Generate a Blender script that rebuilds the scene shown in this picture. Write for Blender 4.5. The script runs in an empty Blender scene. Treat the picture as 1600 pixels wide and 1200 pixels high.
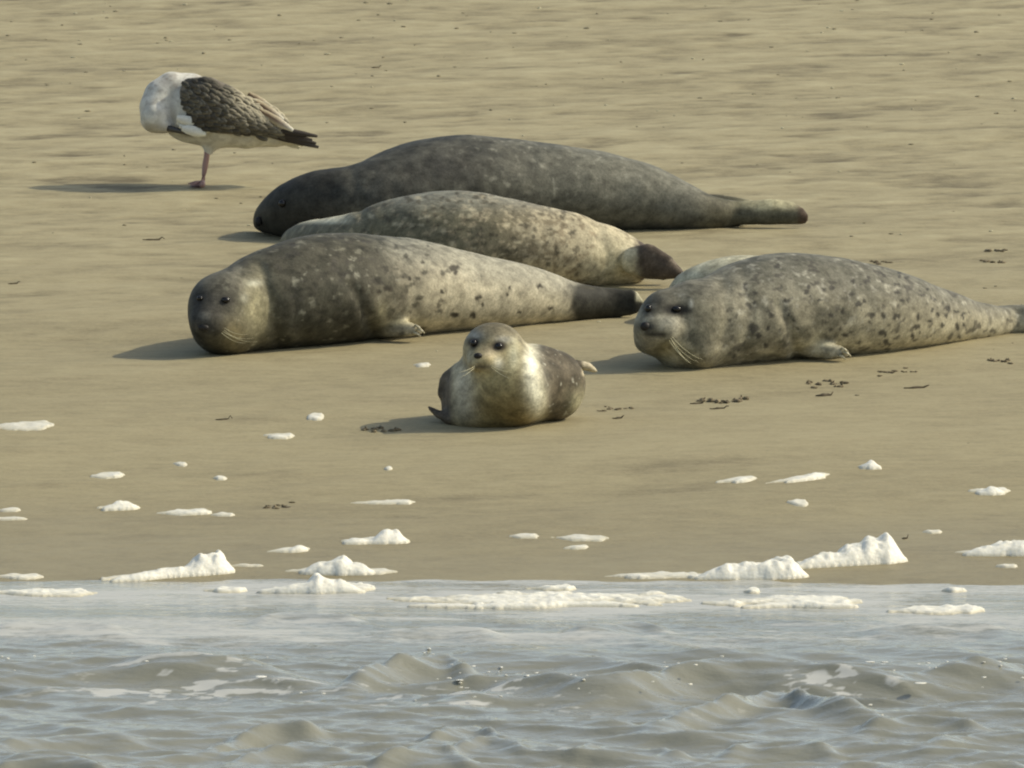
import bpy, math, random
import numpy as np
from mathutils import Vector

random.seed(7)
rng = np.random.default_rng(7)
SC = bpy.context.scene
COL = SC.collection

# ------------------------------------------------------------------ camera
ZC, YC = 3.486, -33.0                 # eye height above the water, metres off the waterline
PITCH = math.radians(5.0)
FPX = 16900.0                        # focal length in photograph pixels (1600 wide)
cam_d = bpy.data.cameras.new('camera')
cam_d.sensor_width = 36.0
cam_d.lens = 36.0 * FPX / 1600.0
cam_d.clip_start = 0.5
cam_d.clip_end = 20000
cam = bpy.data.objects.new('camera', cam_d)
cam.location = (0, YC, ZC)
cam.rotation_euler = (math.radians(90) - PITCH, 0, 0)
COL.objects.link(cam)
SC.camera = cam
cam_d.dof.use_dof = True
cam_d.dof.focus_distance = 35.4
cam_d.dof.aperture_fstop = 32.0

# ------------------------------------------------------------------ light
SUN_EL = math.radians(40)
SUN_AZ = math.radians(80)            # clockwise from +Y (inland); +X is to the right
w = bpy.data.worlds.new('World')
SC.world = w
w.use_nodes = True
nt = w.node_tree
bg = nt.nodes['Background']
sky = nt.nodes.new('ShaderNodeTexSky')
sky.sky_type = 'NISHITA'
sky.sun_disc = False
sky.sun_elevation = SUN_EL
sky.sun_rotation = SUN_AZ
sky.air_density = 1.0
sky.dust_density = 2.0
sky.ozone_density = 0.6
hsv = nt.nodes.new('ShaderNodeHueSaturation')
hsv.inputs['Saturation'].default_value = 0.82      # thin bright overcast veil over the blue
tint = nt.nodes.new('ShaderNodeMix')
tint.data_type = 'RGBA'
tint.blend_type = 'MULTIPLY'
tint.inputs[0].default_value = 1.0
tint.inputs[7].default_value = (1.0, 1.0, 0.95, 1)
nt.links.new(sky.outputs[0], hsv.inputs['Color'])
nt.links.new(hsv.outputs[0], tint.inputs[6])
nt.links.new(tint.outputs[2], bg.inputs[0])
bg.inputs[1].default_value = 0.14
sun_d = bpy.data.lights.new('sun', 'SUN')
sun_d.energy = 2.6
sun_d.angle = math.radians(0.5)
sun_d.color = (1.0, 0.91, 0.70)
sun = bpy.data.objects.new('sun', sun_d)
sdir = Vector((math.sin(SUN_AZ) * math.cos(SUN_EL), math.cos(SUN_AZ) * math.cos(SUN_EL), math.sin(SUN_EL)))
sun.rotation_euler = sdir.to_track_quat('Z', 'Y').to_euler()
sun.location = (20, 5, 20)
COL.objects.link(sun)
SC.view_settings.view_transform = 'Standard'
SC.view_settings.look = 'None'
SC.view_settings.exposure = 0.36
SC.view_settings.gamma = 1.0
SC.view_settings.use_curve_mapping = False
SC.render.engine = 'CYCLES'
SC.cycles.pixel_filter_type = 'BLACKMAN_HARRIS'
SC.cycles.filter_width = 2.1
SC.cycles.max_bounces = 6

# ------------------------------------------------------------------ geometry of the place
CAM = np.array([0, YC, ZC])
FW = np.array([0, math.cos(PITCH), -math.sin(PITCH)])
RT = np.array([1.0, 0, 0])
UP = np.array([0, math.sin(PITCH), math.cos(PITCH)])
SLOPE = math.radians(3.0)
TS = math.tan(SLOPE)
NG = np.array([0, -math.sin(SLOPE), math.cos(SLOPE)])
FLAT_Y = 27.0


def beach_z(y):
    y = np.asarray(y, float)
    z = TS * np.minimum(y, FLAT_Y) + 0.004 * np.maximum(y - FLAT_Y, 0)
    return np.maximum(z, -3.0)


def ray(x, y):
    return FW + RT * ((x - 800.0) / FPX) - UP * ((y - 600.0) / FPX)


def hit(x, y, h=0.0):
    """where the sight line through a photograph pixel meets the beach slope raised by h"""
    r = ray(x, y)
    t = (h - CAM @ NG) / (r @ NG)
    return CAM + r * t


def hit_level(x, y, z=0.0):
    r = ray(x, y)
    return CAM + r * ((z - ZC) / r[2])


# ------------------------------------------------------------------ noise
def _h(ix, iy, iz, seed):
    n = (ix.astype(np.int64) * 374761393 + iy.astype(np.int64) * 668265263 + iz.astype(np.int64) * 2147483647 + seed * 1274126177) & 0xffffffff
    n = ((n ^ (n >> 13)) * 1274126177) & 0xffffffff
    n = ((n ^ (n >> 16)) * 2246822519) & 0xffffffff
    return ((n ^ (n >> 15)) & 0xffffff).astype(np.float32) / np.float32(0xffffff)


ROT = np.array([[0.36, 0.48, -0.8], [-0.8, 0.6, 0.0], [0.48, 0.64, 0.6]])


def vn3(P, seed=0):
    P = np.asarray(P, np.float64) @ ROT
    i = np.floor(P)
    f = (P - i).astype(np.float32)
    f = f * f * (3 - 2 * f)
    i = i.astype(np.int64)
    out = 0
    for dx in (0, 1):
        wx = f[:, 0] if dx else 1 - f[:, 0]
        for dy in (0, 1):
            wy = f[:, 1] if dy else 1 - f[:, 1]
            for dz in (0, 1):
                wz = f[:, 2] if dz else 1 - f[:, 2]
                out = out + wx * wy * wz * _h(i[:, 0] + dx, i[:, 1] + dy, i[:, 2] + dz, seed)
    return out


def vn2(x, y, seed=0):
    x = np.asarray(x, np.float64)
    y = np.asarray(y, np.float64)
    ix = np.floor(x)
    iy = np.floor(y)
    fx = x - ix
    fy = y - iy
    fx = fx * fx * fx * (fx * (fx * 6 - 15) + 10)
    fy = fy * fy * fy * (fy * (fy * 6 - 15) + 10)
    ix = ix.astype(np.int64)
    iy = iy.astype(np.int64)
    z = np.zeros_like(ix)
    a = _h(ix, iy, z, seed)
    b = _h(ix + 1, iy, z, seed)
    c = _h(ix, iy + 1, z, seed)
    d = _h(ix + 1, iy + 1, z, seed)
    return (a * (1 - fx) + b * fx) * (1 - fy) + (c * (1 - fx) + d * fx) * fy


def fb2(x, y, seed=0, o=4, g=0.5):
    s = 0
    a = 1.0
    t = 0
    for k in range(o):
        ca, sa = math.cos(k * 0.7), math.sin(k * 0.7)
        s = s + a * vn2(x * ca * 2 ** k - y * sa * 2 ** k + 17 * k, x * sa * 2 ** k + y * ca * 2 ** k + 5 * k, seed + k)
        t += a
        a *= g
    return s / t


def fb3(P, seed=0, o=3, g=0.5):
    s = 0
    a = 1.0
    t = 0
    for k in range(o):
        s = s + a * vn3(P * 2 ** k + 13.7 * k, seed + k)
        t += a
        a *= g
    return s / t


def sm(a, b, x):
    t = np.clip((x - a) / (b - a), 0, 1)
    return t * t * (3 - 2 * t)


def mix(a, b, t):
    a = np.asarray(a, float)
    b = np.asarray(b, float)
    t = np.asarray(t, float)
    if t.ndim:
        t = t[:, None]
    return a * (1 - t) + b * t


# ------------------------------------------------------------------ scene helpers
def tag(o, label=None, cat=None, group=None, kind=None):
    if label:
        o['label'] = label
    if cat:
        o['category'] = cat
    if group:
        o['group'] = group
    if kind:
        o['kind'] = kind
    return o


def empty(name, loc):
    o = bpy.data.objects.new(name, None)
    o.empty_display_size = 0.1
    o.location = loc
    COL.objects.link(o)
    return o


def mesh_obj(name, V, F, mat, parent=None, origin=None, cols=None, attrs=None, smooth=True):
    V = np.asarray(V, float)
    origin = np.zeros(3) if origin is None else np.asarray(origin, float)
    me = bpy.data.meshes.new(name)
    V = V - origin
    if not isinstance(F, np.ndarray) and len(set(map(len, F))) == 1:
        F = np.array(F)
    if isinstance(F, np.ndarray):
        k = F.shape[1]
        me.vertices.add(len(V))
        me.vertices.foreach_set('co', V.astype(np.float32).ravel())
        me.loops.add(F.size)
        me.loops.foreach_set('vertex_index', F.astype(np.int32).ravel())
        me.polygons.add(len(F))
        me.polygons.foreach_set('loop_start', np.arange(0, F.size, k, dtype=np.int32))
        me.polygons.foreach_set('loop_total', np.full(len(F), k, np.int32))
        me.update(calc_edges=True)
    else:
        me.from_pydata([tuple(v) for v in V], [], [tuple(f) for f in F])
    me.polygons.foreach_set('use_smooth', np.full(len(me.polygons), smooth, bool))
    if cols is not None:
        at = me.color_attributes.new('coat', 'FLOAT_COLOR', 'POINT')
        c4 = np.ones((len(V), 4), np.float32)
        c4[:, :3] = np.clip(cols, 0, 1)
        at.data.foreach_set('color', c4.ravel())
    for k_, a in (attrs or {}).items():
        at = me.attributes.new(k_, 'FLOAT', 'POINT')
        at.data.foreach_set('value', np.asarray(a, np.float32))
    me.materials.append(mat)
    o = bpy.data.objects.new(name, me)
    COL.objects.link(o)
    if parent is not None:
        o.parent = parent
        q, base = parent, np.zeros(3)
        while q is not None:
            base += np.array(q.location)
            q = q.parent
        o.location = origin - base
    else:
        o.location = origin
    return o


def grid_faces(nx, ny):
    i = np.arange(nx - 1)[None, :] + np.arange(ny - 1)[:, None] * nx
    return np.stack([i, i + 1, i + nx + 1, i + nx], -1).reshape(-1, 4)


# ------------------------------------------------------------------ materials
def new_mat(name):
    m = bpy.data.materials.new(name)
    m.use_nodes = True
    return m, m.node_tree, m.node_tree.nodes['Principled BSDF']


def N(t, kind, **kw):
    n = t.nodes.new(kind)
    for k, v in kw.items():
        if k in n.inputs.keys():
            n.inputs[k].default_value = v
        else:
            setattr(n, k, v)
    return n


def simple(name, col, rough=0.6, spec=0.5):
    m, t, b = new_mat(name)
    b.inputs['Base Color'].default_value = (*col, 1)
    b.inputs['Roughness'].default_value = rough
    b.inputs['Specular IOR Level'].default_value = spec
    return m


def fur_mat(name, rough=0.62, scale=120.0, bump=0.3, amount=0.25, spec=0.12, sheen=0.0):
    m, t, b = new_mat(name)
    at = N(t, 'ShaderNodeAttribute', attribute_name='coat')
    tc = N(t, 'ShaderNodeTexCoord')
    n1 = N(t, 'ShaderNodeTexNoise', Scale=scale, Detail=4.0, Roughness=0.65)
    t.links.new(tc.outputs['Object'], n1.inputs['Vector'])
    mr = N(t, 'ShaderNodeMapRange')
    mr.inputs[1].default_value = 0.3
    mr.inputs[2].default_value = 0.7
    mr.inputs[3].default_value = 1 - amount
    mr.inputs[4].default_value = 1 + amount
    t.links.new(n1.outputs['Fac'], mr.inputs[0])
    mul = N(t, 'ShaderNodeVectorMath', operation='SCALE')
    t.links.new(at.outputs['Color'], mul.inputs[0])
    t.links.new(mr.outputs[0], mul.inputs['Scale'])
    t.links.new(mul.outputs[0], b.inputs['Base Color'])
    b.inputs['Roughness'].default_value = rough
    b.inputs['Specular IOR Level'].default_value = spec
    b.inputs['Sheen Weight'].default_value = sheen
    bp = N(t, 'ShaderNodeBump', Strength=bump, Distance=0.004)
    t.links.new(n1.outputs['Fac'], bp.inputs['Height'])
    t.links.new(bp.outputs[0], b.inputs['Normal'])
    return m


M_FUR = fur_mat('seal_fur')
M_FEATHER = fur_mat('gull_feather', rough=0.7, scale=160, bump=0.25, amount=0.12, spec=0.2, sheen=0.05)
M_EYE = simple('wet_black_eye', (0.008, 0.007, 0.006), 0.18, 0.4)
M_NOSE = simple('wet_black_nose', (0.016, 0.014, 0.012), 0.55, 0.3)
M_CLAW = simple('pale_claw', (0.5, 0.45, 0.3), 0.4)
M_WHISK = simple('pale_whisker', (0.75, 0.68, 0.42), 0.4)
M_LEG = simple('pinkish_leg', (0.33, 0.2, 0.17), 0.55)
M_BILL = simple('dark_bill', (0.05, 0.045, 0.04), 0.4)
M_WEED = fur_mat('dark_weed', rough=0.6, scale=60, bump=0.3, amount=0.4)


def foam_mat():
    m, t, b = new_mat('sea_foam')
    tc = N(t, 'ShaderNodeTexCoord')
    n1 = N(t, 'ShaderNodeTexNoise', Scale=70.0, Detail=5.0, Roughness=0.7)
    t.links.new(tc.outputs['Object'], n1.inputs['Vector'])
    cr = N(t, 'ShaderNodeValToRGB')
    cr.color_ramp.elements[0].position = 0.3
    cr.color_ramp.elements[0].color = (0.64, 0.61, 0.50, 1)
    cr.color_ramp.elements[1].position = 0.62
    cr.color_ramp.elements[1].color = (0.78, 0.755, 0.65, 1)
    t.links.new(n1.outputs['Fac'], cr.inputs[0])
    at = N(t, 'ShaderNodeAttribute', attribute_name='thick')     # thin bubble film lets the wet sand tint through
    mr = N(t, 'ShaderNodeMapRange')
    mr.inputs[1].default_value = 0.01
    mr.inputs[2].default_value = 0.16
    mr.inputs[3].default_value = 0.0
    t.links.new(at.outputs['Fac'], mr.inputs[0])
    mx = N(t, 'ShaderNodeMix', data_type='RGBA')
    mx.inputs[6].default_value = (0.50, 0.46, 0.335, 1)
    t.links.new(mr.outputs[0], mx.inputs[0])
    t.links.new(cr.outputs[0], mx.inputs[7])
    t.links.new(mx.outputs[2], b.inputs['Base Color'])
    b.inputs['Roughness'].default_value = 0.55
    b.inputs['Subsurface Weight'].default_value = 0.25
    b.inputs['Subsurface Radius'].default_value = (0.03, 0.028, 0.022)
    b.inputs['Subsurface Scale'].default_value = 0.5
    vo = N(t, 'ShaderNodeTexVoronoi', Scale=90.0)
    t.links.new(tc.outputs['Object'], vo.inputs['Vector'])
    bp = N(t, 'ShaderNodeBump', Strength=0.25, Distance=0.004)
    t.links.new(vo.outputs['Distance'], bp.inputs['Height'])
    t.links.new(bp.outputs[0], b.inputs['Normal'])
    return m


M_FOAM = foam_mat()


def sand_mat():
    m, t, b = new_mat('damp_sand')
    at = N(t, 'ShaderNodeAttribute', attribute_name='tone')
    aw = N(t, 'ShaderNodeAttribute', attribute_name='wet')
    tc = N(t, 'ShaderNodeTexCoord')
    mp = N(t, 'ShaderNodeMapping')
    mp.inputs['Rotation'].default_value = (0, 0, math.radians(-12))
    mp.inputs['Scale'].default_value = (1.0, 2.2, 1.0)
    t.links.new(tc.outputs['Object'], mp.inputs['Vector'])
    n1 = N(t, 'ShaderNodeTexNoise', Scale=55.0, Detail=5.0, Roughness=0.7)
    n2 = N(t, 'ShaderNodeTexNoise', Scale=9.0, Detail=4.0, Roughness=0.6)
    t.links.new(mp.outputs[0], n1.inputs['Vector'])
    t.links.new(mp.outputs[0], n2.inputs['Vector'])
    ad = N(t, 'ShaderNodeMath', operation='MULTIPLY_ADD')
    t.links.new(n1.outputs['Fac'], ad.inputs[0])
    ad.inputs[1].default_value = 0.55
    t.links.new(at.outputs['Fac'], ad.inputs[2])
    ad2 = N(t, 'ShaderNodeMath', operation='MULTIPLY_ADD')
    t.links.new(n2.outputs['Fac'], ad2.inputs[0])
    ad2.inputs[1].default_value = 0.35
    t.links.new(ad.outputs[0], ad2.inputs[2])
    cr = N(t, 'ShaderNodeValToRGB')
    e = cr.color_ramp.elements
    e[0].position = 0.35
    e[0].color = (0.135, 0.112, 0.064, 1)
    e[1].position = 1.15 if False else 1.0
    e[1].color = (0.390, 0.344, 0.208, 1)
    k = e.new(0.68)
    k.color = (0.294, 0.253, 0.146, 1)
    t.links.new(ad2.outputs[0], cr.inputs[0])
    mx = N(t, 'ShaderNodeMix', data_type='RGBA', blend_type='MULTIPLY')
    mx.inputs[7].default_value = (0.79, 0.77, 0.72, 1)
    t.links.new(aw.outputs['Fac'], mx.inputs[0])
    t.links.new(cr.outputs[0], mx.inputs[6])
    t.links.new(mx.outputs[2], b.inputs['Base Color'])
    rr = N(t, 'ShaderNodeMapRange')
    rr.inputs[3].default_value = 0.85
    rr.inputs[4].default_value = 0.42
    t.links.new(aw.outputs['Fac'], rr.inputs[0])
    t.links.new(rr.outputs[0], b.inputs['Roughness'])
    b.inputs['Specular IOR Level'].default_value = 0.25
    bp = N(t, 'ShaderNodeBump', Strength=0.35, Distance=0.006)
    t.links.new(n1.outputs['Fac'], bp.inputs['Height'])
    t.links.new(bp.outputs[0], b.inputs['Normal'])
    return m


def water_mat():
    m, t, b = new_mat('murky_water')
    at = N(t, 'ShaderNodeAttribute', attribute_name='froth')
    tc = N(t, 'ShaderNodeTexCoord')
    mp = N(t, 'ShaderNodeMapping')
    mp.inputs['Scale'].default_value = (0.5, 1.0, 1.0)
    t.links.new(tc.outputs['Object'], mp.inputs['Vector'])
    n1 = N(t, 'ShaderNodeTexNoise', Scale=15.0, Detail=4.0, Roughness=0.62)
    n2 = N(t, 'ShaderNodeTexNoise', Scale=45.0, Detail=5.0, Roughness=0.7)
    t.links.new(mp.outputs[0], n1.inputs['Vector'])
    t.links.new(mp.outputs[0], n2.inputs['Vector'])
    bp = N(t, 'ShaderNodeBump', Strength=0.5, Distance=0.014)
    t.links.new(n1.outputs['Fac'], bp.inputs['Height'])
    b.inputs['Base Color'].default_value = (0.215, 0.212, 0.165, 1)
    b.inputs['Roughness'].default_value = 0.06
    b.inputs['IOR'].default_value = 1.333
    t.links.new(bp.outputs[0], b.inputs['Normal'])
    fo = N(t, 'ShaderNodeBsdfPrincipled')
    fo.inputs['Base Color'].default_value = (0.45, 0.445, 0.40, 1)
    fo.inputs['Roughness'].default_value = 0.5
    # froth amount broken up by noise into lace
    sb = N(t, 'ShaderNodeMath', operation='SUBTRACT')
    t.links.new(at.outputs['Fac'], sb.inputs[0])
    sc = N(t, 'ShaderNodeMath', operation='MULTIPLY')
    t.links.new(n2.outputs['Fac'], sc.inputs[0])
    sc.inputs[1].default_value = 0.9
    t.links.new(sc.outputs[0], sb.inputs[1])
    mr = N(t, 'ShaderNodeMapRange', interpolation_type='SMOOTHSTEP')
    mr.inputs[1].default_value = -0.24
    mr.inputs[2].default_value = 0.24
    t.links.new(sb.outputs[0], mr.inputs[0])
    ms = N(t, 'ShaderNodeMixShader')
    t.links.new(mr.outputs[0], ms.inputs[0])
    t.links.new(b.outputs[0], ms.inputs[1])
    t.links.new(fo.outputs[0], ms.inputs[2])
    out = t.nodes['Material Output']
    t.links.new(ms.outputs[0], out.inputs['Surface'])
    return m


# ------------------------------------------------------------------ the beach, one sheet
def axis(core0, core1, step, far, grow=1.35):
    core = list(np.arange(core0, core1 + step / 2, step))
    a, s = core[0], step
    lo = []
    while a > -far:
        s *= grow
        a -= s
        lo.append(a)
    b_, s = core[-1], step
    hi = []
    while b_ < far:
        s *= grow
        b_ += s
        hi.append(b_)
    return np.array(lo[::-1] + core + hi)


def sand_relief(x, y):
    """height of the sand with its ripples, and the noise fields that shape it"""
    near = sm(14, 6, np.abs(x)) * sm(50, 22, np.abs(y - 5))
    a = math.radians(17)                         # the streaks run slightly inland to the right
    u = x * math.cos(a) + y * math.sin(a)
    v = -x * math.sin(a) + y * math.cos(a)
    back = sm(3.0, 11.0, y)
    broad = fb2(u * 0.55, v * 1.3, 3, 3) - 0.5
    rip = fb2(u * 2.1, v * 5.0, 11, 4, 0.65) - 0.5
    fine = fb2(u * 7.5, v * 12.0, 21, 3, 0.65) - 0.5
    scuff = sm(0.55, 0.78, fb2(u * 1.1, v * 3.1, 31, 3))
    z = beach_z(y) + near * (0.03 * broad * sm(0.2, 2.0, y) + rip * (0.005 + 0.006 * back) * sm(-0.4, 1.2, y)
                             + fine * (0.002 + 0.0035 * back + 0.004 * scuff))
    z = z + near * 0.012 * (fb2(x * 1.6, y * 0.6, 41, 2) - 0.5) * sm(1.5, 0.0, np.abs(y))
    return z, u, v, back, rip, fine


def sand_z(x, y):
    sh = np.shape(x)
    return sand_relief(np.atleast_1d(np.asarray(x, float)).ravel(), np.atleast_1d(np.asarray(y, float)).ravel())[0].reshape(sh)


def build_beach():
    xs = axis(-2.7, 2.7, 0.017, 3000)
    ys = axis(-1.2, 19.0, 0.026, 3000)
    X, Y = np.meshgrid(xs, ys)
    x, y = X.ravel(), Y.ravel()
    z, u, v, back, rip, fine = sand_relief(x, y)
    tone = 0.22 + 0.36 * rip * (0.25 + 0.95 * back) + 0.42 * fine * (0.12 + 0.95 * back) + 0.12 * (fb2(u * 0.6, v * 1.9, 51, 4) - 0.5) + 0.03 * back
    streak = sm(0.60, 0.78, fb2(u * 2.2, v * 4.2, 61, 4, 0.55))
    tone = tone - 0.20 * streak * (0.15 + back) * (0.3 + fb2(u * 10, v * 12, 65, 2))
    # damp stains that lie on the lower beach
    for (px, py, rx, ry, k) in ((1050, 732, 95, 9, .16), (1150, 722, 60, 6, .10), (1010, 768, 60, 6, .10), (1100, 764, 55, 5, .08),
                                (430, 788, 50, 5, .16), (60, 757, 60, 4, .12), (390, 655, 45, 4, .12), (400, 740, 90, 4, .08),
                                (700, 776, 80, 4, .10), (250, 840, 70, 5, .06), (1390, 775, 40, 4, .1)):
        p = hit(px, py)
        e = hit(px + rx, py)
        g = hit(px, py - ry)
        q = ((x - p[0]) / (e[0] - p[0])) ** 2 + ((y - p[1] - (x - p[0]) * 0.2) / (g[1] - p[1])) ** 2
        tone = tone - k * np.exp(-q) * (0.4 + 1.2 * fb2(x * 14, y * 10, 71, 2))
    wet = sm(2.4, 0.2, y + 0.7 * (fb2(x * 0.9, y * 1.4, 81, 3) - 0.5)) * 0.75
    o = mesh_obj('beach_sand', np.stack([x, y, z], 1), grid_faces(len(xs), len(ys)), sand_mat(), attrs={'tone': tone, 'wet': wet})
    return tag(o, 'damp olive brown sand beach rising gently from the water', None, None, 'structure')


build_beach()


# ------------------------------------------------------------------ the water, one sheet
def crest_line(pts, h):
    P = np.array([hit_level(px, py, h)[:2] for px, py in pts])
    return P[:, 0], P[:, 1]


# crest polylines in photograph pixels, height in metres, width towards the viewer, width behind
CRESTS = [
    ([(-120, 1022), (0, 1018), (150, 1014), (300, 1017), (420, 1014), (520, 1026)], 0.067, 0.274, 0.160),
    ([(520, 1036), (590, 1022), (650, 1010), (700, 1005), (760, 1022)], 0.062, 0.216, 0.140),
    ([(640, 1066), (720, 1046), (790, 1034), (830, 1030), (880, 1044), (960, 1048), (1040, 1030), (1110, 1017), (1190, 1026), (1300, 1029), (1420, 1030), (1500, 1022), (1600, 1014), (1750, 1014)], 0.071, 0.245, 0.150),
    ([(980, 1118), (1060, 1100), (1140, 1082), (1215, 1056), (1270, 1078), (1350, 1092), (1420, 1108)], 0.046, 0.190, 0.150),
    ([(650, 1140), (715, 1124), (745, 1120), (800, 1138)], 0.026, 0.130, 0.090),
    ([(560, 1178), (640, 1160), (690, 1156), (750, 1174)], 0.028, 0.140, 0.090),
    ([(690, 1160), (762, 1146), (840, 1160)], 0.024, 0.110, 0.080),
    ([(1320, 1122), (1400, 1112), (1480, 1110), (1560, 1122)], 0.031, 0.145, 0.100),
    ([(1420, 1150), (1520, 1134), (1620, 1130), (1700, 1138)], 0.034, 0.162, 0.100),
    ([(1400, 1196), (1480, 1186), (1560, 1180), (1640, 1186)], 0.034, 0.136, 0.100),
    ([(300, 1152), (380, 1132), (440, 1120), (520, 1126)], 0.034, 0.145, 0.090),
    ([(330, 1176), (400, 1160), (470, 1148), (560, 1152)], 0.034, 0.136, 0.090),
    ([(400, 1205), (470, 1190), (540, 1180), (600, 1192)], 0.034, 0.153, 0.090),
    ([(-40, 1156), (60, 1142), (150, 1136), (240, 1140)], 0.028, 0.145, 0.100),
    ([(-40, 1186), (30, 1176), (110, 1178), (190, 1190)], 0.028, 0.128, 0.100),
    ([(880, 1164), (940, 1150), (1020, 1152), (1090, 1166)], 0.028, 0.128, 0.090),
    ([(1110, 1160), (1180, 1146), (1260, 1150), (1330, 1162)], 0.028, 0.128, 0.090),
    ([(560, 984), (640, 978), (700, 974), (800, 980)], 0.024, 0.160, 0.100),
    ([(870, 976), (940, 972), (1000, 966), (1060, 974)], 0.022, 0.140, 0.100),
    ([(1330, 978), (1420, 972), (1500, 970), (1600, 974)], 0.022, 0.160, 0.100),
    ([(-40, 976), (60, 968), (130, 970), (220, 976)], 0.022, 0.160, 0.100),
    ([(380, 962), (440, 954), (520, 956), (580, 962)], 0.020, 0.140, 0.100),
]


def water_height(x, y):
    d = -y
    amp = sm(0.7, 2.9, d)
    far = 1.0 / (1.0 + (np.maximum(np.hypot(x, y + 3) - 6, 0) / 14.0) ** 2) * 0.9 + 0.1
    z = np.zeros_like(x)
    r = np.random.default_rng(5)
    # wandering wavelets from several headings, crests sharpened
    wx = x + 0.30 * (fb2(x * 0.9, y * 0.9, 91, 2) - 0.5)
    wy = y + 0.45 * (fb2(x * 0.8, y * 0.8, 95, 2) - 0.5)
    for k in range(22):
        L = 0.16 * (1.13 ** k)
        th = math.radians(90 + r.normal(0, 34))
        ph = r.uniform(0, 6.28)
        s = np.sin((wx * math.cos(th) + wy * math.sin(th)) * 6.2832 / L + ph)
        mod = 0.35 + 1.3 * vn2(x / (L * 2.2) + k * 3, y / (L * 1.6), 200 + k)
        z = z + (0.0044 * min(L, 0.8)) * ((1 - np.abs(s)) ** 1.4 * 2 - 0.8) * mod
    z = z * (0.10 + 1.0 * amp) * np.minimum(1, far * 1.2)
    for pts, h, w1, w2 in CRESTS:
        cx, cy = crest_line(pts, h)
        kx = np.linspace(cx[0], cx[-1], 60)
        kc = np.interp(kx, cx, cy)
        for _s in range(14):
            kc[1:-1] = 0.25 * kc[:-2] + 0.5 * kc[1:-1] + 0.25 * kc[2:]
        c = np.interp(x, kx, kc)
        h = h * 0.82
        L = cx[-1] - cx[0]
        q = (x - cx[0]) / L
        end = sm(0, 0.22, q) * sm(1, 0.78, q)
        wob = 0.85 + 0.3 * vn2(x * 3.5, y * 2, 300 + len(pts))
        dy = y - c + 0.03 * (vn2(x * 9, y * 6, 310) - 0.5)
        g = np.where(dy < 0, np.exp(-(-dy / w1) ** 1.5 * 1.8), np.exp(-(dy / w2) ** 1.7 * 1.8))
        z = z + h * end * wob * g - 0.18 * h * end * np.exp(-((dy + w1 * 1.3) / (w1 * 0.7)) ** 2)
    # thin swash sheet at the edge
    return z - 0.002 + 0.004 * sm(0, 1.0, d)


def build_water():
    xs = axis(-2.1, 2.1, 0.012, 3000)
    core = np.arange(-5.6, 0.6, 0.0125)
    lo, a, s = [], core[0], 0.011
    while a > -3000:
        s *= 1.3
        a -= s
        lo.append(a)
    ys = np.array(lo[::-1] + list(core) + [0.9, 1.2])
    X, Y = np.meshgrid(xs, ys)
    x, y = X.ravel(), Y.ravel()
    z = water_height(x, y)
    z = np.where(y > 0.62, -0.25, z)
    d = -y
    n = fb2(x * 1.4, y * 4.2, 401, 4, 0.55)
    n2 = fb2(x * 3.6, y * 13.0, 411, 4, 0.6)
    film = sm(-0.15, 0.05, d) * sm(2.1, 1.2, d)
    froth = film * (0.20 + 0.30 * sm(0.32, 0.72, n)) + 0.24 * film * sm(0.55, 0.75, n2)
    froth = froth + 0.16 * sm(1.2, 1.6, d) * sm(4.5, 2.0, d) * sm(0.62, 0.80, n2)
    for (px, py, rx, ry, k) in ((850, 936, 240, 16, .55), (1230, 940, 130, 11, .45), (500, 925, 110, 12, .5), (1440, 956, 120, 10, .4),
                                (130, 925, 190, 9, .35), (340, 925, 60, 7, .35), (900, 1000, 500, 16, .22), (250, 995, 330, 20, .30),
                                (1250, 1000, 400, 14, .15)):
        p = hit_level(px, py)
        e = hit_level(px + rx, py)
        g = hit_level(px, py - ry)
        q = ((x - p[0]) / (e[0] - p[0])) ** 2 + ((y - p[1]) / (g[1] - p[1])) ** 2
        froth = froth + k * np.exp(-q * 1.2) * (0.5 + 0.8 * n2)
    # broken froth on the faces of the two long crests
    lace = fb2(x * 14, y * 24, 421, 3, 0.6)
    blot = fb2(x * 2.2, y * 2.5, 431, 2)
    for ci, k in ((0, 0.45), (2, 0.6), (1, 0.3), (3, 0.3)):
        pts, h, w1, w2 = CRESTS[ci]
        cx, cy = crest_line(pts, h * 0.82)
        dyc = np.interp(x, cx, cy) - y
        zone = sm(-0.05, 0.03, dyc) * sm(0.75, 0.1, dyc) * sm(cx[0] - 0.1, cx[0] + 0.3, x) * sm(cx[-1] + 0.1, cx[-1] - 0.3, x)
        froth = froth + zone * k * sm(0.57, 0.72, lace) * sm(0.30, 0.62, blot) * 1.25
    for (px, py, rx, ry, k) in ((280, 1078, 230, 14, .5), (640, 1078, 130, 12, .6), (670, 1096, 90, 5, .6), (960, 1064, 70, 4, .6), (1300, 1074, 130, 8, .4), (150, 1042, 120, 10, .2), (1150, 1200, 60, 5, .5), (860, 1172, 60, 4, .4)):
        p = hit_level(px, py)
        e = hit_level(px + rx, py)
        g = hit_level(px, py - ry)
        q = ((x - p[0]) / (e[0] - p[0])) ** 2 + ((y - p[1]) / (g[1] - p[1])) ** 2
        froth = froth + 1.5 * k * np.exp(-q) * sm(0.54, 0.70, lace)
    o = mesh_obj('sea_water', np.stack([x, y, z], 1), grid_faces(len(xs), len(ys)), water_mat(), attrs={'froth': froth})
    return tag(o, 'murky choppy sea water with grey sky sheen lapping the beach', None, None, 'structure')


build_water()


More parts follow.
